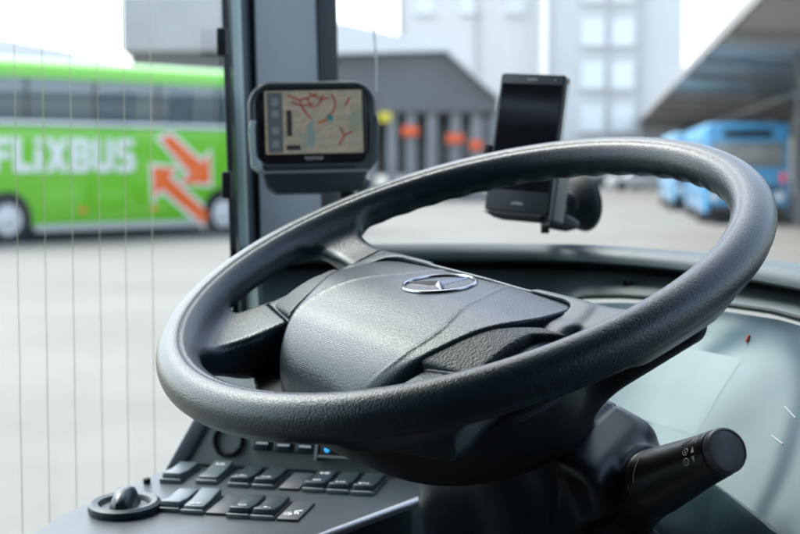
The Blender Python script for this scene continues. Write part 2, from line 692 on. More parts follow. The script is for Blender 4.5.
sdf_obj('rim', f_rim, (-252, -252, -72), (252, 252, 24), 1.7, 'rim', wheel, WHF)
sdf_obj('hub_trim', f_hub, (-182, -162, -112), (212, 46, 0), 1.7, 'hub', wheel, WHF)
sdf_obj('airbag_cover', f_pad, (-132, -172, -64), (132, 26, 16), 1.6, 'pad', wheel, WHF)
sdf_obj('hub_shroud', f_shroud, (-176, -180, -150), (224, 100, -14), 3.0, 'shroud', wheel, WHF)
for sgn in (-1, 1):
    def f_i(u, v, h, sgn=sgn):
        return np.maximum(f_insert(u, v, h), 20 - sgn * u)
    sdf_obj('grip_insert', f_i, (min(60 * sgn, 200 * sgn), -118, -28), (max(60 * sgn, 200 * sgn), 14, 10), 1.6, 'insert', wheel, WHF)

# the star badge
def on_pad(u, v, dh=0.0):
    return Vector((u, v, float(pad_top(np.array([u * 1.0]), np.array([v * 1.0]))[0]) + dh)) * .001


mb = MB()
BV = -20
pts = [on_pad(28 * math.cos(a), BV + 28 * math.sin(a), .6) for a in [2 * PI * k / 72 for k in range(72)]]
mb.tube(pts, .0015, 8, closed=True)
for k in range(3):
    a = PI / 2 + k * 2 * PI / 3
    da, pa = Vector((math.cos(a), math.sin(a))), Vector((-math.sin(a), math.cos(a)))
    def q(l, w, h):
        c = da * l + pa * w
        return mb.bm.verts.new(on_pad(c.x, BV + c.y, h))
    base = [q(0, 0, 3.2), q(2.1, 3.7, .2), q(27.5, .7, .4), q(27.5, -.7, .4), q(2.1, -3.7, .2), q(27.5, 0, 1.2)]
    mb.bm.faces.new((base[0], base[1], base[2], base[5]))
    mb.bm.faces.new((base[0], base[5], base[3], base[4]))
mb.build('badge', 'chrome', wheel, smooth=True, frame=WHF, angle=25)

# ------------------------------------------------------------------ steering column
column = thing('steering_column', 'black column cowl under the steering wheel carrying the stalk', 'steering column', (0, 0, 0))
column.matrix_basis = COLF
CI = COLF.inverted()
S0 = CI @ P(600, 512, 1.22) * 1000
S1 = CI @ P(655, 480, 1.14) * 1000


def cyl(X, Y, Z, a, b, ra, rb):
    a, b = np.array(a), np.array(b)
    ab = b - a
    L = np.linalg.norm(ab); t = ab / L
    px, py, pz = X - a[0], Y - a[1], Z - a[2]
    s = px * t[0] + py * t[1] + pz * t[2]
    r = np.sqrt(np.maximum((px - s * t[0]) ** 2 + (py - s * t[1]) ** 2 + (pz - s * t[2]) ** 2, 1e-9))
    rad = ra + (rb - ra) * np.clip(s / L, 0, 1)
    return np.maximum(np.maximum(r - rad, -s), s - L)


def f_cowl(X, Y, Z):
    a = spl([-420, -260, -200, -160, -130], [92, 84, 78, 72, 62], Z)
    q = (np.abs(X / a) ** 2.6 + np.abs((Y + 4) / (a * .98)) ** 2.6) ** (1 / 2.6)
    d = (q - 1) * a * .9
    d = smax(d, Z + 138, 10)
    boss = cyl(X, Y, Z, tuple(S0), tuple(S1), 40, 25)
    d = smin(d, boss, 26)
    # wing on the right, carrying the stalk, split off by a seam
    wing = smax(smax(np.abs(X - 84) - 30, np.abs(Y - 12) - 44, 14), np.abs(Z + 175) - 40 + .45 * (X - 70), 14)
    d = smin(d, wing, 14)
    d = d + 1.8 * np.exp(-((X - 72 - .18 * (Z + 180)) / 1.3) ** 2) * (Z < -120)
    return np.maximum(d, -400 - Z)


sdf_obj('cowl', f_cowl, (-110, -110, -402), (190, 110, -126), 3.0, 'cowl', column, COLF)

a0, a1 = P(610, 503, 1.19), P(728, 449.5, 1.045)
ax = (a1 - a0).normalized()
ln = (a1 - a0).length
side = ax.cross(UP).normalized()
upv = side.cross(ax).normalized()
SF = Matrix.Translation(a0) @ Matrix((side, upv, ax)).transposed().to_4x4()
mb = MB()
prof = [(0, -.01), (.026, -.01), (.0268, .01), (.0258, ln * .42), (.0252, ln * .425), (.0252, ln * .435), (.0256, ln * .44),
        (.0190, ln * .80), (.0176, ln * .93), (.0170, ln * .95), (.0162, ln * .952), (.0162, ln * .962)]
mb.lathe(prof, Matrix.Identity(4), 64)
stalk = mb.build('indicator_stalk', 'stalk', column, frame=SF, angle=30)
mb = MB()
mb.lathe([(.0162, ln * .955), (.0168, ln * .962), (.0168, ln * .985), (.0158, ln * .997), (.0145, ln * 1.0), (.0142, ln * .996), (.0136, ln * .997), (.008, ln * 1.006), (0, ln * 1.009)], Matrix.Identity(4), 64)
mb.build('end_button', 'cap', stalk, frame=SF, angle=30)


def on_stalk(ang, z, dr=.0003):
    r = np.interp(z / ln, [.44, .80, .93], [.0256, .0190, .0176]) + dr
    return Vector((r * math.cos(ang), r * math.sin(ang), z))


tocam = (SF.inverted() @ CAM)
A0 = math.atan2(tocam.y, tocam.x)
mb = MB()


def strip(pts, w=.00035):
    mb.tube([on_stalk(A0 + a, z) for a, z in pts], w, 6)


def circ(a, z, ra, rz):
    mb.tube([on_stalk(A0 + a + ra * math.cos(t), z + rz * math.sin(t)) for t in [2 * PI * k / 20 for k in range(20)]], .00035, 6, closed=True)


def tri(a, z, da, dz):
    v = [mb.bm.verts.new(on_stalk(A0 + x, y, .0006)) for x, y in ((a - da, z), (a + da, z - dz), (a + da, z + dz))]
    mb.bm.faces.new(v)


Z0 = ln * .915
for a in (.22, .62):
    circ(a, Z0 - .012, .13, .0030)
    strip([(a - .05, Z0 - .012), (a + .05, Z0 - .012)])
tri(.2, Z0 - .003, .13, .0020)
tri(.60, Z0 - .003, -.13, .0020)
strip([(.95, Z0 - .016), (1.2, Z0 - .010)])
strip([(1.0, Z0 - .020), (1.2, Z0 - .015)])
strip([(.86, Z0 - .001), (1.25, Z0 + .001)])
strip([(.25 + .1 * k, ln * .47 + .0007 * k) for k in range(9)], .0003)
mb.build('marking', 'mark', stalk, frame=SF, smooth=False)

# ------------------------------------------------------------------ dashboard
# the ridge line sweeps round the driver at one height
RZ = -.0865
RID = [(150, 1.50), (200, 1.56), (240, 1.59), (300, 1.61), (390, 1.62), (480, 1.625), (580, 1.60), (640, 1.53), (720, 1.405), (800, 1.25), (860, 1.13), (930, 1.0)]
rx = [p for p, _ in RID]


def ridge(px):
    Y = float(spl(rx, [y for _, y in RID], np.array([px * 1.0]))[0])
    return CAM + Vector(((px - 400) / FPX * Y * 1.004, Y, RZ))


def ridge_in(px):
    t = (ridge(px + 4) - ridge(px - 4)).normalized()
    n = Vector((t.y, -t.x, 0))
    if n.y > 0: n = -n
    return n


def sweep(px0, px1, prof, step=12):
    rows = []
    k = int((px1 - px0) / step) + 1
    for i in range(k + 1):
        px = px0 + (px1 - px0) * i / k
        o, n = ridge(px), ridge_in(px)
        pr = prof(px) if callable(prof) else prof
        rows.append([o + n * d + UP * z for d, z in pr])
    return rows


dash = thing('dashboard', 'curved dark green dashboard ledge with the pale instrument cluster', 'dashboard', ridge(580) + Vector((0, 0, -.5)))
lip = [(-.30, -.075), (-.16, -.030), (-.06, -.005), (-.02, 0), (-.008, -.0008), (.002, -.0045), (.008, -.0105), (.009, -.0155), (.004, -.0185), (-.004, -.0195), (-.030, -.021)]
MB().grid(sweep(262, 930, lip)).build('top_ledge', 'dash', dash)
MB().grid(sweep(262, 930, [(-.030, -.021), (-.036, -.0255), (-.030, -.029)])).build('ledge_recess', 'black', dash)


def seam_dz(px):      # how far the cluster's top seam lies under the ridge
    return float(np.interp(px, [480, 560, 580, 600, 640, 720, 800, 930], [-.10, -.074, -.058, -.051, -.046, -.041, -.035, -.036]))


def face_prof(px):
    z = seam_dz(px) if px > 560 else -.085
    z = max(z, -.085)
    return [(-.030, -.029), (-.012, -.029 + (z + .029) * .22), (.008, -.029 + (z + .029) * .62), (.022, z), (.026, z - .004)]


MB().grid(sweep(262, 930, face_prof, 6)).build('face_panel', 'dash_face', dash)
# left end wall of the dash
o, n = ridge(262), ridge_in(262)
tn = (ridge(270) - ridge(254)).normalized()
w = [o + n * d + UP * z for d, z in lip[:-1]] + [o + n * .02 + UP * -.1, o + n * .05 + UP * -.45, o - n * .3 + UP * -.45]
MB().prism(w, -tn * .006).build('end_panel', 'dash_face', dash)
# lower dash behind the wheel
MB().grid(sweep(262, 585, [(.020, -.088), (.03, -.16), (.02, -.30), (.02, -.5)])).build('lower_panel', 'shroud', dash)
# screw
sc_ = ridge(628) + ridge_in(628) * .002 + UP * -.0375
q = ridge_in(627).to_track_quat('Z', 'Y').to_matrix().to_4x4()
tiltm = Matrix.Translation(sc_) @ q @ Matrix.Rotation(math.radians(-35), 4, 'X')
MB().lathe([(0, -.002), (.003, -.002), (.0042, .003), (.0056, .0035), (.0058, .002)], tiltm, 24).build('screw', 'black', dash)
# seam line round the cluster
MB().tube([ridge(px) + ridge_in(px) * .024 + UP * (seam_dz(px) - .001) for px in range(562, 931, 6)], .0022, 8).build('cluster_seam', 'black', dash)


def lens_prof(px, off=0.0):
    z0 = seam_dz(px) - .004
    return [(.026 - off, z0 - off * .6), (.035 - off, z0 - .026 - off * .6), (.064 - off, z0 - .068 - off * .6), (.084 - off, z0 - .103 - off * .6), (.098 - off, z0 - .126 - off * .6)]


def dense(pr, k=4):
    out = []
    for a, b in zip(pr, pr[1:]):
        for i in range(k):
            t = i / k
            out.append((a[0] + (b[0] - a[0]) * t, a[1] + (b[1] - a[1]) * t))
    return out + [pr[-1]]


g_rows = sweep(566, 930, lambda px: dense(lens_prof(px, .007)), 6)
cl = MB().grid(g_rows).build('instrument_cluster', 'gauge', dash)
# the face's own surface coordinates in metres: along the ridge, and down the face
def surface_uv(rows):
    uv, pts, s_ = [], [], 0
    for i_, r_ in enumerate(rows):
        if i_: s_ += (r_[0] - rows[i_ - 1][0]).length
        l_ = 0
        for k_i, p_ in enumerate(r_):
            if k_i: l_ += (p_ - r_[k_i - 1]).length
            uv.append((s_, l_)); pts.append(p_)
    return uv, pts


GUV, _ = surface_uv(g_rows)
FUV, FP = surface_uv(sweep(566, 930, lambda px: dense(lens_prof(px, .007), 24), 1.5))
FPN = np.array([tuple(p) for p in FP]) - np.array(tuple(CAM))


def gauge_uv(px, py):
    d = np.array(tuple(ray(px, py).normalized()))
    i = int(np.argmin(np.linalg.norm(np.cross(FPN, d), axis=1)))
    return FUV[i]


def on_gauge(px, py, up=.001):
    """the point of the gauge face under a given sight line"""
    d = np.array(tuple(ray(px, py).normalized()))
    i = int(np.argmin(np.linalg.norm(np.cross(FPN, d), axis=1)))
    return FP[i] + Vector((-.5, -.5, .7)) * up


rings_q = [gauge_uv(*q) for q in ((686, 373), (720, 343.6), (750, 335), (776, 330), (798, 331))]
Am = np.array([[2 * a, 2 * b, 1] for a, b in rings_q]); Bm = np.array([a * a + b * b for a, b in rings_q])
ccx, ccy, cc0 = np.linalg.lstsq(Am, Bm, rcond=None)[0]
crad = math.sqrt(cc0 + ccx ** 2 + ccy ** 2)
print('ring', ccx, ccy, crad, rings_q)
uvl = cl.data.uv_layers.new(name='surface')
for l in cl.data.loops:
    uvl.data[l.index].uv = GUV[l.vertex_index]
dm, dnt, db_ = new_mat('gauge face with painted reflections')
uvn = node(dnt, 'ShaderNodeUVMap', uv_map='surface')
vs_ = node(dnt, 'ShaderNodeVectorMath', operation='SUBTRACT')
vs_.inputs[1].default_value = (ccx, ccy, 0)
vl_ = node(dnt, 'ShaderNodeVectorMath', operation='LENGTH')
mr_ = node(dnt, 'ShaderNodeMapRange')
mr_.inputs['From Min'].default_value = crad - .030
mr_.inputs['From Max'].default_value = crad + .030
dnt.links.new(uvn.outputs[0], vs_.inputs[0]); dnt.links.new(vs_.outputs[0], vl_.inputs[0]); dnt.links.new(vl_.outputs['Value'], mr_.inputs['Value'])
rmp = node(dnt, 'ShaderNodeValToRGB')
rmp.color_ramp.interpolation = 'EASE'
for pos, col in ((0, (.32, .41, .43, 1)), (.5, (.085, .15, .185, 1)), (1, (.32, .41, .43, 1))):  # dark dial band carries the wheel rim's reflection in its colour
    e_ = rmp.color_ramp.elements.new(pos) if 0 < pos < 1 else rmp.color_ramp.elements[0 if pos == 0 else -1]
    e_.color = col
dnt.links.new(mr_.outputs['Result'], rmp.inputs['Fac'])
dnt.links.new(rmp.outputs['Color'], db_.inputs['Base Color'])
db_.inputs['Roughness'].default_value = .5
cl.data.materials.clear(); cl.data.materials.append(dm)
mb = MB()
for (x0, y0, x1, y1) in ((747, 343, 750, 336),):
    mb.tube([on_gauge(x0, y0, .002), on_gauge(x1, y1, .001)], .0017, 8)
mb.build('needle', 'red', cl)
mb = MB()
for (x0, y0, x1, y1) in ((784, 408, 796, 420), (771, 436, 784, 444)):
    mb.tube([on_gauge(x0, y0, .0006), on_gauge(x1, y1, .0006)], .0006, 6)
mb.build('dial_tick', 'mark', cl)
MB().grid(sweep(688, 782, lambda px: dense(lens_prof(px, .0068))[5:13], 6)).build('lens_reflection', 'gauge_hi', cl)  # lighter patch painted as a reflection in the lens
MB().grid(sweep(566, 930, lambda px: dense(lens_prof(px, 0)), 6)).build('cluster_lens', 'lens', cl)


def bez(px, k):
    a = lens_prof(px)[-1]
    q = [(-.008, -.005), (.001, .001), (.004, .002), (.007, -.002), (.012, -.016), (.020, -.034), (.034, -.048)] if k == 0 else \
        [(.034, -.048), (.037, -.046), (.052, -.056), (.058, -.062), (.062, -.085), (.060, -.40)]
    return [(a[0] + x, a[1] + z) for x, z in q]


M['binnacle'] = plastic('binnacle lower panel', (.022, .048, .065), .28, 700, .15, dist=.0003)
M['knee'] = plastic('grey lower trim', (.075, .115, .13), .45, 700, .2, dist=.0003)
MB().grid(sweep(566, 930, lambda px: bez(px, 0), 8)).build('binnacle_panel', 'binnacle', dash)
MB().grid(sweep(566, 930, lambda px: bez(px, 1), 8)).build('knee_panel', 'knee', dash)
a_ = lens_prof(700)[-1]
bp_ = ridge(700) + ridge_in(700) * (a_[0] + .043) + UP * (a_[1] - .0505)
MB().lathe([(0, -.001), (.0042, 0), (.0055, .0012), (.0062, .0004), (.0062, -.002)], Matrix.Translation(bp_) @ (ridge_in(700) * .5 + UP).normalized().to_track_quat('Z', 'Y').to_matrix().to_4x4(), 24).build('reset_button', 'black', dash)

# ------------------------------------------------------------------ switch console on the left
E1 = Vector((.97, -.24, 0)).normalized()
E2 = Vector((.24, .97, .08)).normalized()
EN = E1.cross(E2).normalized()
E2 = EN.cross(E1)
C_0 = P(180, 490, 1.36)
CON = Matrix((E1, E2, EN)).transposed()


def cp(px, py, h=0.0):
    return RP(px, py, C_0 + EN * h, EN)


console = thing('switch_console', 'blue grey side console with rocker switches and rotary knob', 'console', cp(230, 500) + Vector((0, 0, -.3)))
out = [cp(x, y) for x, y in ((-40, 600), (2, 557), (35, 531), (60, 514), (165, 469), (187, 462), (300, 469), (436, 478), (412, 504), (330, 534), (250, 566), (180, 600))]
MB().prism(out, (0, 0, -.3), bevel=.004).build('console_body', 'console', console)
MB().tube([cp(x, y, .0005) for x, y in ((436, 494.5), (412, 504), (330, 534.5), (250, 567))], .0042, 12).build('edge_trim', 'silver', console)
# riser with buttons and radio
rb0, rb1 = cp(180, 465), cp(440, 479)
RU = (E2 * .35 + UP).normalized()
RN = (rb1 - rb0).normalized().cross(RU).normalized()
RX = (rb1 - rb0).normalized()
if RN.y > 0: RN = -RN
def rp_(px, py, h=0.0):
    return RP(px, py, rb0 + RN * h, RN)


MB().prism([rp_(*q) for q in ((184, 464), (445, 480), (445, 398), (222, 398))], -RN * .03, bevel=.002).build('riser_panel', 'riser', console)
MB().prism([rp_(q[0], q[1], .004) for q in ((163, 472), (185, 464.5), (223, 398), (204, 398))], -RN * .05, bevel=.003).build('riser_edge', 'pillar_dark', console)


RM = Matrix((RX, RX.cross(RN) * -1, RN)).transposed()
if (RM @ Vector((0, 1, 0))).z < 0:
    RM = Matrix((-RX, RX.cross(RN), RN)).transposed()
vt = rp_(229, 441)
MB().lathe([(.0165, 0), (.0165, .004), (.0145, .0055), (.0125, .003), (.0125, -.001), (.004, -.002), (0, -.002)], Matrix.Translation(vt) @ RM.to_4x4(), 40).build('round_vent', 'gloss_black', console)
for px, py in ((262, 441), (283.5, 443), (305, 444.5)):
    b_ = MB().box(rp_(px, py, .003), (.017, .018, .008), RM, .0015).build('push_button', 'switch', console)
    MB().box(rp_(px, py + 2.2, .0072), (.012, .002, .001), RM).build('button_mark', 'mark', b_, smooth=False)
    MB().box(rp_(px, py + 6.5, .0015), (.018, .002, .004), RM).build('button_socket', 'lip', b_, smooth=False)
rad = MB().box(rp_(352, 449, .003), (.062, .020, .008), RM, .002).build('radio', 'gloss_black', console)
mb = MB()
mb.box(rp_(352, 458.5, .0045), (.066, .0022, .010), RM)
mb.box(rp_(317.5, 449, .0045), (.0022, .022, .010), RM)
mb.build('radio_frame', 'silver', rad, smooth=False)
MB().lathe([(.0028, 0), (.0026, .0015), (0, .002)], Matrix.Translation(rp_(327, 450, .0072)) @ RM.to_4x4(), 16).build('indicator_lamp', 'blue_led', rad)

# rotary knob
kc = cp(125, 510)
KM = Matrix.Translation(kc) @ CON.to_4x4()
kb = MB().lathe([(.0315, -.001), (.0325, .002), (.0318, .0065), (.0285, .0085), (.0235, .0075), (.0215, .0050), (.0205, .0035), (0, .0035)], KM, 64).build('rotary_knob', 'console', console)
mb = MB()
KG = KM @ Matrix.Rotation(math.radians(8), 4, 'Z')
sec = []
for i in range(13):
    t = -1 + 2 * i / 12
    half = .0235
    zt = .0205 - .007 * t * t
    wd = .0088 * math.sqrt(max(.04, 1 - t ** 4))
    y = t * half
    sec.append([KG @ Vector((x * wd, y, z)) for x, z in ((-1.35, .003), (-1.0, zt * .6), (-.7, zt * .92), (0, zt), (.7, zt * .92), (1.0, zt * .6), (1.35, .003))])
mb.grid(sec)
mb.bm.faces.new([mb.bm.verts.new(p) for p in sec[0]]); mb.bm.faces.new([mb.bm.verts.new(p) for p in reversed(sec[-1])])
mb.build('knob_grip', 'switch', kb, angle=60)
MB().lathe([(.0035, 0), (.0035, .004), (.002, .005), (0, .005)], Matrix.Translation(cp(147, 483)) @ CON.to_4x4(), 20).build('pin', 'black', console)

# rockers: wedge caps in sockets
GLY = {'a': [(-.004, -.003, .003, .001), (0, -.001, .003, .0035), (.004, -.003, .003, .001)],
       'b': [(-.003, -.001, .0025, .0025), (.002, -.002, .005, .001), (.002, .001, .005, .001)],
       'c': [(0, 0, .006, .001), (-.003, .002, .001, .004), (.003, .002, .001, .004), (0, .004, .006, .001)],
       'd': [(-.004, -.002, .002, .004), (-.001, 0, .004, .0015), (.003, 0, .001, .005)]}


def rocker(px, py, mat='switch', gl=None, top=None, tilt=1.0, wid=.0185):
    c = cp(px, py)
    R = CON
    def X(x, y, z): return c + R @ Vector((x, y, z))
    Lh, W = .0235, wid / 2
    so = MB().box(X(0, -.0005, .0004), (wid + .0035, .052, .003), R, .0008).build('rocker_switch', 'socket', console)
    z0, z1, zm = .0074 + .0012 * tilt, .0080 - .0012 * tilt, .0062
    prof_ = [(-Lh, .001), (-Lh - .0008, z0 - .004), (-Lh + .0015, z0), (-.004, zm), (Lh - .0015, z1), (Lh, z1 - .003), (Lh, .001)]
    mb = MB()
    mb.prism([X(-W, y, z) for y, z in prof_], R @ Vector((wid, 0, 0)), bevel=.0009)
    mb.build('rocker_cap', mat, so, angle=50)
    MB().box(X(0, -.0270, .002), (wid + .002, .0022, .004), R, .0005).build('socket_lip', 'lip', so)
    if gl or top:
        mb = MB()
        for key, y0 in ((gl, -.016), (top, .012)):
            if not key: continue
            for x, y, w_, h_ in GLY[key]:
                yy = y0 + y
                z = np.interp(yy, [-Lh + .0015, -.004, Lh], [z0, zm, z1]) + .0004
                sl = math.atan2(zm - z0, Lh - .0055) if yy < -.004 else math.atan2(z1 - zm, Lh)
                mb.box(X(x, yy, z), (w_, h_, .0006), R @ Matrix.Rotation(sl, 3, 'X'))
        mb.build('symbol', 'mark', so, smooth=False)


rocker(181, 475, 'switch_lit', None, None)
rocker(216.5, 476, 'switch_lit', None, 'b', -1)
rocker(248, 479, 'switch', 'a')
rocker(272, 480.5, 'switch', 'b')
rocker(321.5, 484, 'switch', 'c', 'b')
rocker(345.5, 485.5, 'switch', 'b')
rocker(369.5, 487, 'switch', 'd')
rocker(180, 503, 'switch_lit', None, None)
rocker(203, 505, 'switch_lit', 'b', None, -1)
rocker(248, 509, 'switch', 'c')
rocker(272, 510.5, 'switch', 'a')
for px, py, g in ((297, 483, None), (226, 507, None), (236, 477, None), (296, 513, 'x')):
    if px == 236: continue
    c = cp(px, py)
    bl = MB().box(c + EN * .001, (.0195, .050, .003), CON, .0008).build('blank_plate', 'socket', console)
    if g:
        mb = MB()
        for x, y, w_, h_, r_ in ((-.004, -.010, .006, .0015, .5), (-.004, -.015, .006, .0015, -.3), (.002, -.008, .0015, .008, .2), (.004, -.003, .006, .002, .6), (-.001, -.013, .003, .003, 0), (.005, -.010, .0015, .005, .3)):
            mb.box(c + CON @ Vector((x, y, .0028)), (w_, h_, .0006), CON @ Matrix.Rotation(r_, 3, 'Z'))
        mb.build('symbol', 'mark', bl, smooth=False)

# ------------------------------------------------------------------ pillar, windscreen, side window
pil = thing('windscreen_pillar', 'grey blue windscreen pillar with black seals behind the satnav', 'pillar', P(290, 330, 1.85))


def vstrip(x0, x1, Y0, Y1, name, mat, lean=.034, thick=.04, y0=-140, y1=330, bevel=.003):
    """an upright strip of the pillar, leaning a little; front face from px x0 to x1"""
    off = (y1 - y0) * lean
    a, b = P(x0 - lean * (120 - y0), y0, Y0), P(x1 - lean * (120 - y0), y0, Y1)
    c, d = P(x1 + lean * (y1 - 120), y1, Y1), P(x0 + lean * (y1 - 120), y1, Y0)
    return MB().prism([a, b, c, d], Vector((-.12, .99, 0)) * thick, bevel=bevel).build(name, mat, pil)


vstrip(225.5, 233, 1.640, 1.648, 'rubber_seal', 'black', thick=.03)
vstrip(233.5, 244.5, 1.650, 1.660, 'door_trim', 'trim', thick=.03, bevel=.004)
vstrip(243, 258, 1.675, 1.70, 'pillar_recess', 'pillar_dark', thick=.03)
vstrip(256.5, 322, 1.680, 1.85, 'pillar_panel', 'pillar', thick=.05, lean=.026, bevel=.010)
vstrip(319, 339, 1.84, 1.87, 'screen_seal', 'black', thick=.03, lean=.016)
for y in (42, 185):
    c = P(225 + (y - 120) * .034, y, 1.632)
    MB().box(c, (.0105, .02, .030), None, .002).build('hinge_block', 'black', pil)

side_w = thing('side_window', 'clear side window with thin vertical heating wires beside the console', 'window', P(100, 420, 1.46))
SWP = P(100, 300, 1.50)
SWN = Vector((.80, -.60, .0)).normalized()


def sw(px, py, off=0.0):
    return RP(px, py, SWP + SWN * off, SWN)


# pane: tall, from ahead of the pillar back past the driver
spn = Vector((SWN.y, -SWN.x, 0)).normalized()
if spn.x < 0: spn = -spn
A = SWP.copy(); A.z = CAM_H
e0 = sw(236, 200); s_front = (e0 - A).dot(spn)
mb = MB()
q0, q1 = A + spn * (s_front + .005), A - spn * 1.1
mb.prism([Vector((q0.x, q0.y, .95)), Vector((q1.x, q1.y, .95)), Vector((q1.x, q1.y, 2.6)), Vector((q0.x, q0.y, 2.6))], SWN * -.005)
mb.build('glass_pane', 'glass', side_w, smooth=False)
for px in (-9, 18.5, 46, 73.5, 100.5, 126.5, 153):
    b_ = sw(px, 300, -.0025)
    mb = MB()
    pts = []
    for k in range(34):
        z = .96 + k * 1.6 / 33
        pts.append(Vector((b_.x, b_.y, z)) + spn * .0003 * math.sin(k * 2.4))
    mb.tube(pts, .0004, 6)
    mb.build('heating_wire', 'wire', side_w)

ws = thing('windscreen', 'large clear curved windscreen in front of the dashboard', 'windscreen', CAM + Vector((.3, 1.75, -.3)))
WSX = [(-.085, 1.985), (.08, 1.92), (.21, 1.80), (.36, 1.62), (.50, 1.42), (.62, 1.2)]
rows = []
for k in range(12):
    z = CAM_H - .20 + 1.05 * k / 11
    back = -.10 * (k / 11)
    rows.append([Vector((x + back * .7 * .8, y + back * .7, z)) for x, y in WSX])
rr = []
for row in rows:
    xs = [p.x for p in row]
    dens = []
    for i in range(31):
        t = i / 30
        x = xs[0] + (xs[-1] - xs[0]) * t
        dens.append(Vector((x, float(spl(xs, [p.y for p in row], np.array([x]))[0]), row[0].z)))
    rr.append(dens)
MB().grid(rr, thick=(.0035, .0035, 0)).build('glass_pane', 'glass', ws)

# ------------------------------------------------------------------ satnav and holder
SY = 1.60
sc0 = P(313, 126, SY)
yaw = math.radians(6)
roll = math.radians(-1.2)
SM = (Matrix.Rotation(yaw, 4, 'Z') @ Matrix.Rotation(math.radians(-6), 4, 'X') @ Matrix.Rotation(roll, 4, 'Y'))
SNF = Matrix.Translation(sc0) @ SM       # local x right, z up, -y to the viewer
k_ = SY / FPX                              # metres per photo pixel there
nav = thing('satnav', 'black satnav showing a beige road map, clipped in its holder by the pillar', 'satnav', (0, 0, 0))
nav.matrix_basis = SNF


def rounded(w, h, r, n=8, bulge=0.0):
    pts = []
    for cx, cy, a0 in ((w / 2 - r, h / 2 - r, 0), (-w / 2 + r, h / 2 - r, 90), (-w / 2 + r, -h / 2 + r, 180), (w / 2 - r, -h / 2 + r, 270)):
        for i in range(n + 1):
            a = math.radians(a0 + 90 * i / n)
            x, y = cx + r * math.cos(a), cy + r * math.sin(a)
            if y > 0: y += bulge * (1 - (2 * x / w) ** 2)
            pts.append((x, y))
    return pts


def slab(fr, pts, y0, y1, name, mat, parent, bevel=.0, dx=0, dz=0):
    mb = MB()
    mb.prism([fr @ Vector((x + dx, y0, z + dz)) for x, z in pts], (fr.to_3x3() @ Vector((0, y1 - y0, 0))), bevel=bevel)
    return mb.build(name, mat, parent, frame=None, angle=35)


slab(SNF, rounded(122 * k_, 82 * k_, .020, bulge=.004), 0, .022, 'casing', 'casing', nav, .003, dz=-.001)
fo_ = rounded(120 * k_, 80 * k_, .019, bulge=.004)
MB().tube([SNF @ Vector((x, .001, z - .001)) for x, z in fo_], .0042, 12, closed=True).build('front_frame', 'casing', nav)
bez_ = slab(SNF, rounded(106 * k_, 74 * k_, .007), -.0015, .001, 'bezel', 'gloss_black', nav, .0006, dz=.000)
scr = slab(SNF, rounded(97 * k_, 63 * k_, .0015), -.0022, 0, 'screen', 'map', nav, 0, dx=1 * k_, dz=4 * k_)


def on_screen(x, z, lift=.0004):      # x, z in photo pixels from the screen's centre
    return SNF @ Vector((x * k_ + 1 * k_, -.0022 - lift, z * k_ + 4 * k_))


def sflat(rects, name, mat, lift=.0004):
    mb = MB()
    for x0, z0, x1, z1 in rects:
        mb.bm.faces.new([mb.bm.verts.new(on_screen(x, z, lift)) for x, z in ((x0, z0), (x1, z0), (x1, z1), (x0, z1))])
    return mb.build(name, mat, scr, smooth=False)


def sline(lines, w, name, mat, lift=.0003):
    mb = MB()
    for ln_ in lines:
        L_, R_ = [], []
        for i, (x, z) in enumerate(ln_):
            a, b = ln_[max(0, i - 1)], ln_[min(len(ln_) - 1, i + 1)]
            dx, dz = b[0] - a[0], b[1] - a[1]
            l = math.hypot(dx, dz) or 1
            L_.append(on_screen(x - dz / l * w / 2, z + dx / l * w / 2, lift)); R_.append(on_screen(x + dz / l * w / 2, z - dx / l * w / 2, lift))
        mb.grid([L_, R_])
    return mb.build(name, mat, scr, smooth=False)


sflat([(-46, -30, -31, 30)], 'menu_bar', 'map_bar')
sflat([(-42, 16, -35, 24), (-42, 5, -35, 12), (-42, -12, -35, -5), (-42, -25, -35, -18)], 'menu_icon', 'map_icon', .0007)
sflat([(-27, -14, -22, 12), (-28, -28, -14, -23)], 'map_box', 'map_dark', .0007)
sline([[(-26, 27), (-14, 22), (-6, 24), (4, 28)], [(-14, 22), (-10, 12), (-3, 3)], [(-6, 24), (-2, 14), (6, 18), (10, 27)], [(18, 28), (22, 20), (20, 10), (12, 4)],
       [(-22, 20), (-12, 16), (0, 18)], [(24, -24), (30, -14), (38, -10)], [(30, -14), (26, -6)], [(36, 24), (32, 16)], [(-4, 29), (8, 22), (16, 24)]], 1.6, 'red_road', 'map_red', .0003)
sline([[(-6, -20), (-5, -10), (-3, -2), (0, 2)], [(-4, -26), (0, -16), (-2, -8)]], 3.2, 'river', 'map_blue', .0002)
sline([[(4, -1), (13, 2)]], 2.4, 'route', 'map_orange', .0008)
sflat([(13, 1, 19, 6)], 'marker', 'map_teal', .0009)


def word(text, name, mat, fr, size, parent, align='CENTER', bold=0.0):
    c = bpy.data.curves.new(name, 'FONT')
    c.body = text; c.size = size; c.align_x = align; c.align_y = 'CENTER'; c.offset = bold; c.extrude = size * .01
    c.resolution_u = 3
    t = bpy.data.objects.new(name, c)
    COL.objects.link(t)
    dg = bpy.context.evaluated_depsgraph_get(); dg.update()
    me = bpy.data.meshes.new_from_object(t.evaluated_get(dg))
    bpy.data.objects.remove(t); bpy.data.curves.remove(c)
    me.materials.clear()
    return link(name, me, mat, parent, fr)


XZ = Matrix.Rotation(PI / 2, 4, 'X')
word('TOMTOM', 'lettering', 'mark', SNF @ Matrix.Translation((0, -.0021, -32.5 * k_)) @ XZ, .0045, nav)

hold = thing('satnav_holder', 'dark satnav cradle with side clamps on a short arm before the pillar', 'device holder', SNF @ Vector((0, .03, -.08)))
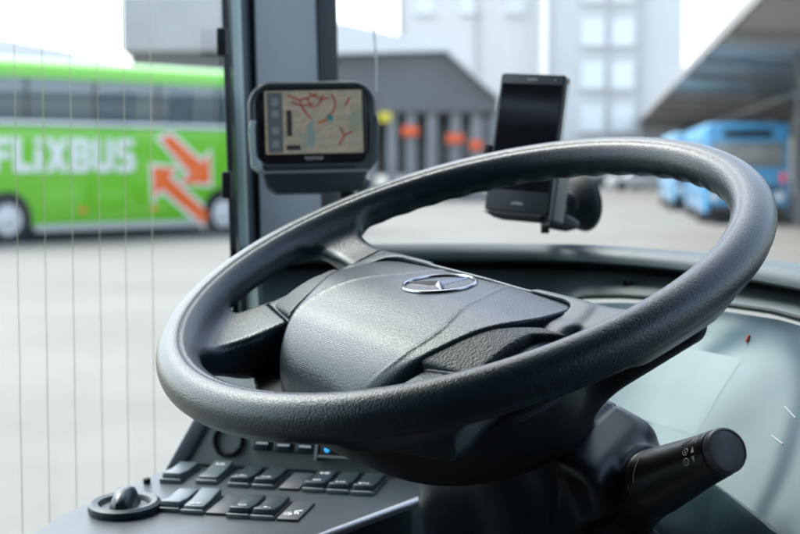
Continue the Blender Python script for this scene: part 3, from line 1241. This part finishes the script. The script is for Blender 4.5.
# lower tray
tray = [(-52, -46), (54, -44), (48, -62), (40, -66), (-38, -66), (-47, -60)]
slab(SNF, [(x * k_, z * k_) for x, z in tray], -.004, .030, 'tray', 'casing', hold, .002)
MB().tube([SNF @ Vector((x * k_, -.005, -46 * k_)) for x in (-50, 0, 53)], .0018, 8).build('tray_edge', 'silver', hold)
sl = [(-62, -38), (-55, -44), (-51, -44), (-52, -36), (-57.5, -30), (-58, 0), (-56, 6), (-62, 6), (-64, -2)]
slab(SNF, [(x * k_, z * k_) for x, z in sl], -.005, .026, 'side_clamp', 'trim', hold, .001)
sr = [(64, 10), (66, -2), (64, -34), (56, -45), (40, -45), (42, -40), (50, -36), (56, -24), (57.5, 10)]
slab(SNF, [(x * k_, z * k_) for x, z in sr], -.005, .026, 'side_clamp', 'cradle', hold, .001)
b0 = SNF @ Vector((34 * k_, .02, -62 * k_)); b1 = b0 + Vector((-.004, .05, -.045)); b2 = b1 + Vector((.0, .10, -.06))
MB().tube([b0, b1, b2], [.008, .007, .012], 14).build('mount_arm', 'black', hold)
MB().box(SNF @ Vector((44 * k_, .02, -56 * k_)), (.026, .02, .016), SM.to_3x3() @ Matrix.Rotation(.5, 3, 'Y'), .003).build('mount_joint', 'pillar_dark', hold)

mb = MB()
mb.tube([P(370 + 2.5 * math.sin(y / 30) + y * .06, y, 1.82) for y in range(-60, 100, 8)], .0011, 8)
tag(mb.build('cable', 'window_pale', None), 'thin pale cable hanging down between the satnav and the phone', 'cable')

# ------------------------------------------------------------------ phone and holder
PY = 1.55
kp = PY / FPX
pc = P(525, 143, PY)
PM = Matrix.Rotation(math.radians(-28), 4, 'Z') @ Matrix.Rotation(math.radians(-9), 4, 'X') @ Matrix.Rotation(math.radians(3.6), 4, 'Y')
PHF = Matrix.Translation(pc) @ PM
phone = thing('mobile_phone', 'black smartphone with a dark screen standing upright behind the wheel rim', 'phone', (0, 0, 0))
phone.matrix_basis = PHF
PW, PH = .0735, .146
slab(PHF, rounded(PW, PH, .004), 0, .0125, 'body', 'gloss_black', phone, .0012)
slab(PHF, rounded(PW - .002, PH - .002, .0035), -.0009, .0003, 'bezel', 'casing', phone, .0003)
slab(PHF, [(-.0335, -.050), (.0335, -.050), (.0335, .062), (-.0335, .062)], -.0013, -.0005, 'screen', 'phone_screen', phone)
mb = MB()
mb.box(PHF @ Vector((PW / 2 + .0003, .0062, .002)), (.0014, .0050, .125), PM.to_3x3(), .0004)
mb.build('side_edge', 'silver', phone)
word('SONY', 'lettering', 'mark', PHF @ Matrix.Translation((0, -.0013, .0665)) @ XZ, .0042, phone)
word('XPERIA', 'lettering', 'mark', PHF @ Matrix.Translation((0, -.0013, -.0635)) @ XZ, .0042, phone)
mb = MB(); mb.lathe([(.0016, 0), (.0014, .0004), (0, .0005)], PHF @ Matrix.Translation((.026, -.0009, .0665)) @ Matrix.Rotation(PI / 2, 4, 'X'), 16)
mb.build('camera_lens', 'chrome', phone)

ph = thing('phone_holder', 'black suction cup phone holder stuck to the windscreen', 'phone holder', P(575, 215, 1.66))
slab(PHF, rounded(PW * .8, .05, .006), .011, .026, 'back_plate', 'casing', ph, .002, dz=-.035)
slab(PHF, [(-PW / 2 - .007, -.020), (-PW / 2 - .001, -.020), (-PW / 2 - .001, -.004), (-PW / 2 - .007, -.004)], -.004, .02, 'side_clamp', 'black', ph, .0008)
slab(PHF, [(PW / 2 + .0015, -.080), (PW / 2 + .007, -.078), (PW / 2 + .008, -.02), (PW / 2 + .0015, -.02)], -.004, .024, 'side_clamp', 'cradle', ph, .001)
slab(PHF, [(-PW / 2, -.074), (PW / 2 - .006, -.074), (PW / 2 - .010, -.080), (-PW / 2 + .014, -.080)], -.004, .02, 'bottom_rest', 'black', ph, .0008)
cupc = P(572, 204, 1.70)
cdir = (Vector((.80, .55, .12))).normalized()
cm = Matrix.Translation(cupc) @ cdir.to_track_quat('Z', 'Y').to_matrix().to_4x4()
mb = MB(); mb.lathe([(0, -.020), (.010, -.020), (.014, -.016), (.016, -.004), (.024, .002), (.031, .008), (.0325, .012), (.0318, .014), (0, .013)], cm, 48)
mb.build('suction_cup', 'black', ph)
mb = MB(); mb.lathe([(.0315, .0135), (.034, .0155), (.0315, .0165), (.029, .0155)], cm, 48)
mb.build('cup_rim', 'cradle', ph)
mb = MB(); mb.tube([PHF @ Vector((.020, .024, -.045)), P(556, 200, 1.62), P(566, 202, 1.66), cupc - cdir * .018], [.010, .013, .011, .009], 16)
mb.build('swivel_arm', 'gloss_black', ph)
mb = MB(); mb.tube([P(551, 197, 1.60), P(552, 212, 1.60)], [.012, .012], 20); mb.build('swivel_joint', 'casing', ph)
mb = MB()
mb.prism([P(x, y, 1.63) for x, y in ((541, 216), (551, 211), (566, 214), (580, 222), (578, 229), (566, 232), (550, 229), (541, 226))], (0, .016, 0), bevel=.003)
mb.build('lever', 'casing', ph)
mb = MB(); mb.tube([P(541, 228, 1.62), P(549, 228, 1.62)], .006, 12); mb.build('lever_knob', 'black', ph)

# ------------------------------------------------------------------ unseen cab shell, closed in to shade the wheel from behind
def structure(name, mb, mat):
    o = mb.build(name, mat, None, smooth=False)
    o['kind'] = 'structure'
    return o


ld = -RT
def bz(f, r, z): return Vector((0, 0, 0)) + F * f + RT * r + UP * z
wf = WC.dot(F); wr = WC.dot(RT)
mb = MB(); mb.prism([bz(wf + .9, wr - .62, .80), bz(wf + .9, wr + 1.8, .80), bz(wf - 2.2, wr + 1.8, .80), bz(wf - 2.2, wr - .62, .80)], (0, 0, -.06))
structure('unseen_cab_floor', mb, 'ground_bus')
M['lining'] = plastic('unseen cab lining', (.07, .075, .08), .8)
mb = MB(); mb.prism([bz(wf + .2, wr - .72, 2.62), bz(wf + .2, wr + 1.8, 2.62), bz(wf - 2.2, wr + 1.8, 2.62), bz(wf - 2.2, wr - .72, 2.62)], (0, 0, .06))
structure('unseen_cab_ceiling', mb, 'lining')
mb = MB(); mb.prism([bz(wf - 2.2, wr - .72, .80), bz(wf - 2.2, wr + 1.8, .80), bz(wf - 2.2, wr + 1.8, 2.6), bz(wf - 2.2, wr - .72, 2.6)], -F * .06)
structure('unseen_cab_back_wall', mb, 'lining')
mb = MB(); mb.prism([bz(wf + .5, wr + 1.8, .80), bz(wf - 2.2, wr + 1.8, .80), bz(wf - 2.2, wr + 1.8, 2.60), bz(wf - .35, wr + 1.8, 2.60), bz(wf - .35, wr + 1.8, 1.75), bz(wf + .5, wr + 1.8, 1.75)], RT * .06)
structure('cab_shade_wall', mb, 'lining')  # unseen right wall, added and left closed at the rear to darken the cab

# ------------------------------------------------------------------ ground
mb = MB()
mb.grid([[(-600, -200, 0), (600, -200, 0)], [(-600, 900, 0), (600, 900, 0)]])
structure('ground', mb, 'paving')
def G(px, py):
    d = ray(px, py)
    return CAM + d * (-CAM_H / d.z)

# ------------------------------------------------------------------ green coach
CO = Vector((-8.48, 32.0, 0)); CD = Vector((.675, .737, 0)).normalized(); CNi = Vector((-CD.y, CD.x, 0))   # CNi points away from us
CF = Matrix.Translation(CO) @ Matrix((CD, CNi, UP)).transposed().to_4x4()     # local x along the coach, y into it


def sz(px, py):
    p = CF.inverted() @ RP(px, py, CO, CNi)
    return p.x, p.z


coach = thing('green_coach', 'bright green long distance coach with white lettering and orange arrows', 'coach', (0, 0, 0))
coach.matrix_basis = CF


def cbox(x0, x1, y0, y1, z0, z1, name, mat, bevel=0, parent=None, fr=None):
    fr = fr or CF
    mb = MB(); mb.box(((x0 + x1) / 2, (y0 + y1) / 2, (z0 + z1) / 2), (x1 - x0, y1 - y0, z1 - z0), None, bevel, 3)
    bmesh.ops.transform(mb.bm, matrix=fr, verts=mb.bm.verts[:])
    return mb.build(name, mat, parent, frame=None)


cbox(-3.0, 9.4, 0, 2.5, .30, 2.55, 'body', 'green', .12, coach)
cbox(-2.9, 9.2, .03, 2.47, 2.50, 3.70, 'window_band', 'coach_glass', .10, coach)
# rounded roof
mb = MB()
sec = [(0.00, 3.58), (.02, 3.72), (.10, 3.88), (.30, 3.98), (.7, 4.04), (1.25, 4.06), (1.8, 4.04), (2.2, 3.98), (2.4, 3.88), (2.48, 3.72), (2.5, 3.58)]
rows = [[CF @ Vector((x, y, z)) for y, z in sec] for x in (-3.0, -1, 2, 5, 8, 9.4)]
mb.grid(rows)
mb.bm.faces.new([mb.bm.verts.new(p) for p in rows[0]]); mb.bm.faces.new([mb.bm.verts.new(p) for p in rows[-1]])
mb.build('roof', 'green', coach)
cbox(-2.98, 9.38, -.012, .05, 2.56, 2.64, 'waist_stripe', 'white', 0, coach)
for x in (-1.2, .6, 2.4, 4.2, 6.0, 7.8):
    cbox(x - .03, x + .03, .012, .06, 2.66, 3.60, 'window_pillar', 'gloss_black', 0, coach)
for a, b in ((.75, 5.35), (6.85, 9.3)):
    cbox(a, b, -.015, .1, .20, .37, 'skirt', 'skirt', .02, coach)
cbox(-2.9, 9.3, .12, 2.4, .08, .34, 'chassis_shadow', 'black', 0, coach)  # underbody set low and black to stand in for the contact shadow
for x in (1.6, 3.0, 4.4):
    cbox(x - .6, x + .6, -.008, .02, .46, 1.28, 'luggage_flap', 'green', .004, coach)
for x in (2.0, 4.0):
    cbox(x - .09, x + .09, -.02, .02, .62, .72, 'side_marker', 'orange', .005, coach)
for x in (0.05, 6.12):
    fr = CF @ Matrix.Translation((x, .0, .5)) @ Matrix.Rotation(PI / 2, 4, 'X')
    mb = MB(); mb.lathe([(0, -.02), (.62, -.02), (.62, .0135), (0, .0135)], fr, 40); mb.build('wheel_arch', 'black', coach)
    mb = MB(); mb.lathe([(.30, .02), (.47, .03), (.50, .0), (.50, -.28), (.3, -.28)], fr, 40); wh = mb.build('tyre', 'tyre', coach)
    mb = MB(); mb.lathe([(0, .07), (.10, .07), (.13, .04), (.22, .025), (.29, .045), (.335, .035), (.335, -.1)], fr, 40); mb.build('wheel_rim', 'hubcap', wh)

# lettering FLIXBUS: letters as stroked outlines, 5 units wide and 7 high
LET = {'F': [[(0, 0), (1.7, 0), (1.7, 2.7), (4.3, 2.7), (4.3, 4.2), (1.7, 4.2), (1.7, 5.5), (4.6, 5.5), (4.6, 7), (0, 7)]],
       'L': [[(0, 0), (4.3, 0), (4.3, 1.6), (1.7, 1.6), (1.7, 7), (0, 7)]],
       'I': [[(0, 0), (1.7, 0), (1.7, 4.9), (0, 4.9)], [(0, 5.5), (1.7, 5.5), (1.7, 7), (0, 7)]],
       'X': [[(0, 0), (1.9, 0), (2.75, 2.0), (3.6, 0), (5.5, 0), (3.75, 3.5), (5.5, 7), (3.6, 7), (2.75, 5.0), (1.9, 7), (0, 7), (1.75, 3.5)]],
       'B': [[(0, 0), (3.9, 0), (4.9, .9), (4.9, 2.9), (4.2, 3.6), (4.8, 4.3), (4.8, 6.1), (3.9, 7), (0, 7)]],
       'U': [[(0, 1), (1, 0), (4, 0), (5, 1), (5, 7), (3.3, 7), (3.3, 1.6), (1.7, 1.6), (1.7, 7), (0, 7)]],
       'S': [[(0, 0), (4.0, 0), (4.8, .9), (4.8, 3.3), (4.0, 4.2), (1.7, 4.2), (1.7, 5.5), (4.6, 5.5), (4.6, 7), (.9, 7), (0, 6.1), (0, 3.6), (.9, 2.8), (3.1, 2.8), (3.1, 1.5), (0, 1.5)]]}
HOLE = {'B': [[(1.7, 1.5), (3.2, 1.5), (3.2, 2.8), (1.7, 2.8)], [(1.7, 4.3), (3.1, 4.3), (3.1, 5.5), (1.7, 5.5)]]}
x0, zt = sz(-10, 139); x1, _ = sz(134, 139)
_, zb = sz(60, 172)
zt = sz(60, 138)[1]
adv = {'F': 5.1, 'L': 4.9, 'I': 2.4, 'X': 6.0, 'B': 5.5, 'U': 5.7, 'S': 4.8}
tot = sum(adv[c] for c in 'FLIXBUS')
ux = (x1 - x0) / tot; uz = (zt - zb) / 7
cx_ = x0
for ch in 'FLIXBUS':
    mb = MB()
    for poly in LET[ch]:
        mb.prism([CF @ Vector((cx_ + x * ux, -.004, zb + z * uz)) for x, z in poly], CF.to_3x3() @ Vector((0, -.012, 0)))
    mb.build('letter', 'white', coach, smooth=False)
    for poly in HOLE.get(ch, []):
        mb = MB(); mb.prism([CF @ Vector((cx_ + x * ux, -.014, zb + z * uz)) for x, z in poly], CF.to_3x3() @ Vector((0, -.006, 0)))
        mb.build('letter_gap', 'green', coach, smooth=False)
    cx_ += adv[ch] * ux


def arrow(pts, name, mat, depth, grow=0.0):
    q = [Vector(sz(*p)) for p in pts]
    if grow:                                    # offset the outline outwards
        n_ = len(q); area = sum(q[i].x * q[(i + 1) % n_].y - q[i].y * q[(i + 1) % n_].x for i in range(n_))
        sg = 1 if area > 0 else -1
        o_ = []
        for i in range(n_):
            e1_, e2_ = (q[i] - q[i - 1]).normalized(), (q[(i + 1) % n_] - q[i]).normalized()
            n1, n2 = Vector((e1_.y, -e1_.x)) * sg, Vector((e2_.y, -e2_.x)) * sg
            b_ = (n1 + n2)
            o_.append(q[i] + b_ * grow / max(.45, 1 + n1.dot(n2)))
        q = o_
    mb = MB(); mb.prism([CF @ Vector((p.x, -depth, p.y)) for p in q], CF.to_3x3() @ Vector((0, -.006, 0)))
    return mb.build(name, mat, coach, smooth=False)


AR1 = [(160, 139), (170, 134.5), (202, 163), (209, 154), (210, 183.5), (178, 183.5), (190, 174)]
AR2 = [(152, 166.5), (176, 168.5), (168.5, 177), (209, 214), (203, 224.5), (161, 188), (153.5, 199)]
for ar in (AR1, AR2):
    arrow(ar, 'arrow_outline', 'white', .004, .085)
    arrow(ar, 'arrow', 'orange', .014)
mb = MB(); mb.box((-3.2, -.25, 3.0), (.25, .2, .45), None, .05); bmesh.ops.transform(mb.bm, matrix=CF, verts=mb.bm.verts[:]); mb.build('mirror', 'gloss_black', coach)

# ------------------------------------------------------------------ blue bus under the right-hand roof
KD = Vector((.13, .99, 0)).normalized(); KX = Vector((KD.y, -KD.x, 0))
b0_ = G(704, 224.5); b0_.z = 0


def city_bus(name, label, org, length, paint, group=None, sc=1.0):
    t = thing(name, label, 'bus', (0, 0, 0), group=group)
    fr = Matrix.Translation(org) @ Matrix((KX, KD, UP)).transposed().to_4x4() @ Matrix.Scale(sc, 4)
    t.matrix_basis = fr.copy()
    frb = fr
    W = 2.35
    bd = cbox(0, W, 0, length, .28, 2.85, 'body', paint, .10, t, frb)
    cbox(.18, W - .18, -.02, .05, 1.62, 2.32, 'windscreen', 'window_pale2', .01, t, frb)
    cbox(.5, W - .5, -.02, .05, 2.45, 2.68, 'destination_sign', 'gloss_black', .01, t, frb)
    cbox(.2, W - .2, -.03, .04, .95, 1.1, 'grille', 'gloss_black', .01, t, frb)
    cbox(.1, W - .1, -.05, .05, .25, .55, 'bumper', 'gloss_black', .02, t, frb)
    for x in (.28, W - .28):
        mb = MB(); mb.lathe([(.14, 0), (.12, .04), (0, .05)], frb @ Matrix.Translation((x, .02, .8)) @ Matrix.Rotation(PI / 2, 4, 'X'), 20); mb.build('lamp', 'lamp_white', t)
    for x in (.2, W - .2):
        cbox(x - .06, x + .06, -.04, .02, 1.2, 1.45, 'tail_lamp', 'lamp_red', .01, t, frb)
    n = int(length / 1.6)
    for k in range(n):
        y = .5 + k * (length - .8) / n
        cbox(-.02, .05, y, y + (length - .8) / n - .12, 1.45, 2.4, 'side_window', 'coach_glass', .01, t, frb)
    for y in (2.2, length - 2.6):
        f2 = frb @ Matrix.Translation((-.01, y, .48)) @ Matrix.Rotation(-PI / 2, 4, 'Y')
        mb = MB(); mb.lathe([(.28, .02), (.46, .03), (.48, 0), (.48, -.25), (.28, -.25)], f2, 28); w_ = mb.build('tyre', 'tyre', t)
        mb = MB(); mb.lathe([(0, .03), (.1, .04), (.28, .02), (.3, -.1)], f2, 28); mb.build('wheel_rim', 'hubcap', w_)
    return t


M['window_pale2'] = plastic('reflecting glass', (.26, .27, .26), .12, var=.2)
city_bus('blue_bus', 'blue city bus parked under the right hand roof, end facing the viewer', b0_, 9.5, 'blue')
b1_ = b0_ + KD * 12.5 - KX * .3; b1_.z = 0
city_bus('blue_bus', 'pale blue bus parked farther off behind the nearer blue bus', b1_, 11, 'blue_pale')

# ------------------------------------------------------------------ right hand platform roof
zr = 5.0
E_ = Vector((7.05, 29.0, 0))
def er(s, x, z): return E_ + KD * s + KX * x + UP * z
rf = thing('platform_roof', 'long grey platform roof overhanging the blue buses', 'canopy', er(0, 5, 0))
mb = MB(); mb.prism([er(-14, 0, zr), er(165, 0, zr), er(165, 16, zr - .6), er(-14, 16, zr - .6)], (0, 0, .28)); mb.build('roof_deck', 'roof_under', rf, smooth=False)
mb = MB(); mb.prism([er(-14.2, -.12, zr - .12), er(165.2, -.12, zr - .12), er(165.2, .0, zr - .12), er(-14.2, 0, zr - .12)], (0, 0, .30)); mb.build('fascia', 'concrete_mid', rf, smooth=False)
for k in range(19):
    s = -10 + k * 9
    a, b = er(s, .1, zr - .22), er(s, 15.6, zr - .8)
    mb = MB(); mb.prism([a, b, b + UP * .24, a + UP * .24], KD * .35); mb.build('roof_beam', 'ribs', rf, smooth=False)
for x, nm in ((4.5, 'light_strip'), (9.0, 'light_strip')):
    mb = MB(); mb.prism([er(-12, x, zr - .30 - x * .0375), er(90, x, zr - .30 - x * .0375), er(90, x + .5, zr - .30 - x * .0375), er(-12, x + .5, zr - .30 - x * .0375)], (0, 0, .05)); mb.build(nm, 'roof_top', rf, smooth=False)
for k in range(9):
    s = -4 + k * 12
    p = er(s, 7.8, 0)
    mb = MB(); mb.tube([p, p + UP * 4.75], .22, 16); mb.build('column', 'concrete', rf)
p = er(13.2, 2.5, 0)
mb = MB(); mb.tube([p, p + UP * 4.85], .20, 16); mb.build('column', 'concrete_dark', rf)
# things along the platform
pw = thing('platform_building', 'pale waiting room building at the back of the right hand platform', 'building', er(50, 14.5, 0))
mb = MB(); mb.prism([er(8, 12.5, 0), er(94, 12.5, 0), er(94, 15.5, 0), er(8, 15.5, 0)], (0, 0, 3.9)); mb.build('wall', 'concrete', pw, smooth=False)
for k in range(14):
    s = 10 + k * 6
    mb = MB(); mb.prism([er(s, 12.46, 1), er(s + 4.4, 12.46, 1), er(s + 4.4, 12.46, 3.0), er(s, 12.46, 3.0)], KX * .08)
    mb.build('window', 'window_pale' if k % 3 else 'window_dark', pw, smooth=False)

# ------------------------------------------------------------------ left station hall
HY = 72.0
def hp(px, py, Y=HY): return P(px, py, Y)
hall = thing('station_hall', 'dark grey station hall with a pale sloping roof in the distance', 'station', Vector((-2, HY, 0)))
dp = Vector((.10, 24, 0))
g_ = [hp(240, 60), hp(447, 50), hp(498, 97), hp(498, 112), hp(240, 112)]
mb = MB(); mb.prism(g_, dp); mb.build('upper_wall', 'concrete_dark', hall, smooth=False)
rt_ = [hp(238, 20, HY - .6), hp(345, 22, HY - .6), hp(392, 33, HY - .6), hp(450, 48.5, HY - .6), hp(450, 50.5, HY - .6), hp(392, 52, HY - .6), hp(238, 56, HY - .6)]
mb = MB(); mb.prism(rt_, dp); mb.build('roof', 'roof_top', hall, smooth=False)
mb = MB(); mb.prism([hp(447, 48, HY - .6), hp(500, 96, HY - .6), hp(500, 99, HY - .6), hp(446, 51, HY - .6)], dp); mb.build('roof_edge', 'concrete', hall, smooth=False)
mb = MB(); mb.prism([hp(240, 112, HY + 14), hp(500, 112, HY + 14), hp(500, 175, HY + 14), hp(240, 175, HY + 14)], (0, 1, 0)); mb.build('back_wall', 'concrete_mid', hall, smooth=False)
for px in (352, 371, 392, 411, 432, 456, 477, 497):
    p = hp(px, 112); p.z = 0
    top = hp(px, 112).z
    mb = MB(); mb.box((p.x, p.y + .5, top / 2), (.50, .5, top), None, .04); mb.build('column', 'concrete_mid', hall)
for px, py, m_, nm, lab in ((410, 131, 'sign_orange', 'platform_sign', 'orange sign on the leftmost column of the three signed columns'),
                            (455, 138.5, 'sign_orange', 'platform_sign', 'orange sign on the middle column of the three signed columns'),
                            (476, 145, 'sign_orange', 'platform_sign', 'smaller orange sign partly hidden by the phone'),
                            (385, 117, 'sign_yellow', 'platform_sign', 'yellow sign hanging just right of the satnav')):
    p = hp(px, py, HY - .1)
    t = thing(nm, lab, 'sign', (p.x, p.y, p.z - .4), group='signs on the station columns')
    w_ = .8 if px in (410, 455) else .6
    mb = MB(); mb.box((p.x, p.y, p.z), (w_, .12, .46), None, .03); mb.build('board', m_, t)
    mb = MB(); mb.box((p.x, p.y + .25, p.z), (.1, .4, .1)); mb.build('bracket', 'black', t)

# ------------------------------------------------------------------ tower blocks
def tower(name, label, x0, x1, Y, top_py, mat, cols, rows_, zfirst, win, wmat, depth=18, gap=None):
    a, b = P(x0, 165, Y), P(x1, 165, Y)
    top = P(x0, top_py, Y).z
    t = thing(name, label, 'building', ((a.x + b.x) / 2, Y, 0))
    mb = MB(); mb.prism([(a.x, Y, 0), (b.x, Y, 0), (b.x, Y, top), (a.x, Y, top)], (a.x / Y * depth * .5, depth, 0)); mb.build('wall', mat, t, smooth=False)
    for px in cols:
        for r in range(rows_):
            z = zfirst + r * 3.2
            if z + win[1] > top: break
            c = P(px, 165, Y)
            fo = MB().box((c.x, Y - .02, z + win[1] / 2), (win[0], .3, win[1]), None).build('window', wmat, t, smooth=False)
            MB().box((c.x, Y - .12, z - .08), (win[0] + .3, .4, .14), None).build('window_sill', 'concrete_dark2', fo, smooth=False)
    for px in (gap or []):
        c = P(px, 165, Y)
        MB().box((c.x, Y - .05, top / 2), (.35, .4, top)).build('pilaster', 'concrete_dark2', t, smooth=False)
    return t


M['concrete_dark2'] = stone('weathered concrete', (.50, .50, .49), (.56, .56, .55), .2)
tower('concrete_tower', 'tall pale concrete block with bright windows behind the phone', 546, 682, 112, -420, 'concrete', (592, 621), 12, 4.2, (1.7, 1.9), 'window_pale', gap=(548, 608, 640))
tower('concrete_tower', 'tall blank pale block above the roof of the station hall', 398, 552, 128, -300, 'roof_top', (425, 470, 515), 8, 14.5, (1.5, 1.5), 'window_pale', gap=(400, 476))
# flat roofed depot behind the coach
da, db = P(132, 165, 75), P(330, 165, 75)
dep = thing('depot_building', 'grey flat roofed depot building behind the green coach', 'building', ((da.x + db.x) / 2, 75, 0))
zt_ = P(200, -3, 75).z
mb = MB(); mb.prism([(da.x, 75, 0), (db.x, 75, 0), (db.x, 75, P(200, 52, 75).z), (da.x, 75, P(200, 52, 75).z)], (-2, 20, 0)); mb.build('wall', 'concrete_dark', dep, smooth=False)
mb = MB(); mb.prism([(da.x - .3, 74.2, P(200, 52, 75).z), (db.x, 74.2, P(200, 52, 75).z), (db.x, 74.2, zt_), (da.x - .3, 74.2, zt_)], (-2, 21, 0)); mb.build('roof_fascia', 'roof_under', dep, smooth=False)
# pale barrel roof left
la = thing('market_hall', 'low pale hall with a sloping roof seen above the coach', 'building', P(40, 165, 90))
poly = [P(-150, 20, 90), P(-40, 30, 90), P(60, 48, 90), P(150, 72, 90), P(190, 90, 90), P(190, 200, 90), P(-150, 200, 90)]
for p in poly[-2:]: p.z = 0
mb = MB(); mb.prism(poly, (-3, 25, 0)); mb.build('wall', 'roof_top', la, smooth=False)

# parked cars and people far away at the end of the lane
def car(px, Y, paint, label):
    c = P(px, 165, Y); c.z = 0
    t = thing('parked_car', label, 'car', c)
    mb = MB()
    prof_ = [(-2.1, .35), (-2.1, .8), (-1.75, .95), (-1.0, .98), (-.45, 1.42), (.9, 1.45), (1.6, 1.0), (2.1, .9), (2.15, .35)]
    mb.prism([c + Vector((x, -.85, z)) for x, z in prof_], (0, 1.7, 0), bevel=.06); mb.build('body', paint, t)
    mb = MB(); mb.prism([c + Vector((x, -.87, z)) for x, z in ((-.85, 1.0), (-.4, 1.36), (.85, 1.38), (1.35, 1.02))], (0, 1.74, 0)); mb.build('window', 'coach_glass', t, smooth=False)
    for x in (-1.3, 1.35):
        mb = MB(); mb.lathe([(0, .02), (.2, .02), (.31, .01), (.33, -.03), (.33, -.2)], Matrix.Translation(c + Vector((x, -.86, .33))) @ Matrix.Rotation(PI / 2, 4, 'X'), 20); mb.build('wheel', 'tyre', t)


M['paint_white'] = plastic('white car paint', (.7, .71, .72), .3, coat=.4)
M['paint_dark'] = plastic('dark car paint', (.05, .055, .07), .3, coat=.4)
M['paint_red'] = plastic('red car paint', (.4, .05, .05), .3, coat=.4)
car(640, 98, 'paint_white', 'white car parked far off, seen under the top of the wheel rim')
car(615, 104, 'paint_dark', 'dark car parked beside the white car in the distance')

# ------------------------------------------------------------------ light
w = bpy.data.worlds.new('World')
scene.world = w
w.use_nodes = True
nt = w.node_tree
bg = nt.nodes['Background']
sky = nt.nodes.new('ShaderNodeTexSky')
sky.sky_type = 'NISHITA'
sky.sun_disc = False
EL, AZ = 56, -45                    # veiled sun high up ahead on the left
sky.sun_elevation = math.radians(EL)
sky.sun_rotation = math.radians(AZ)
sky.air_density = 1.0
sky.dust_density = 3.0
sky.ozone_density = .6
hs = nt.nodes.new('ShaderNodeHueSaturation')
hs.inputs['Saturation'].default_value = .7
nt.links.new(sky.outputs[0], hs.inputs['Color'])
nt.links.new(hs.outputs[0], bg.inputs['Color'])
bg.inputs['Strength'].default_value = .15
sd = bpy.data.lights.new('sun', 'SUN')
sd.energy = .5
sd.angle = math.radians(20)
sd.color = (1, .96, .9)
so = bpy.data.objects.new('sun', sd)
COL.objects.link(so)
el, az = math.radians(EL), math.radians(AZ)
dirv = Vector((math.sin(az) * math.cos(el), math.cos(az) * math.cos(el), math.sin(el)))
so.rotation_euler = dirv.to_track_quat('Z', 'Y').to_euler()
so.location = (0, 0, 30)

scene.view_settings.view_transform = 'Standard'
scene.view_settings.look = 'None'
scene.view_settings.exposure = 2.2
scene.view_settings.gamma = 1
scene.view_settings.use_curve_mapping = False
scene.render.engine = 'CYCLES'
scene.cycles.use_denoising = True
scene.cycles.max_bounces = 8
scene.cycles.transparent_max_bounces = 16
scene.cycles.sample_clamp_indirect = 6
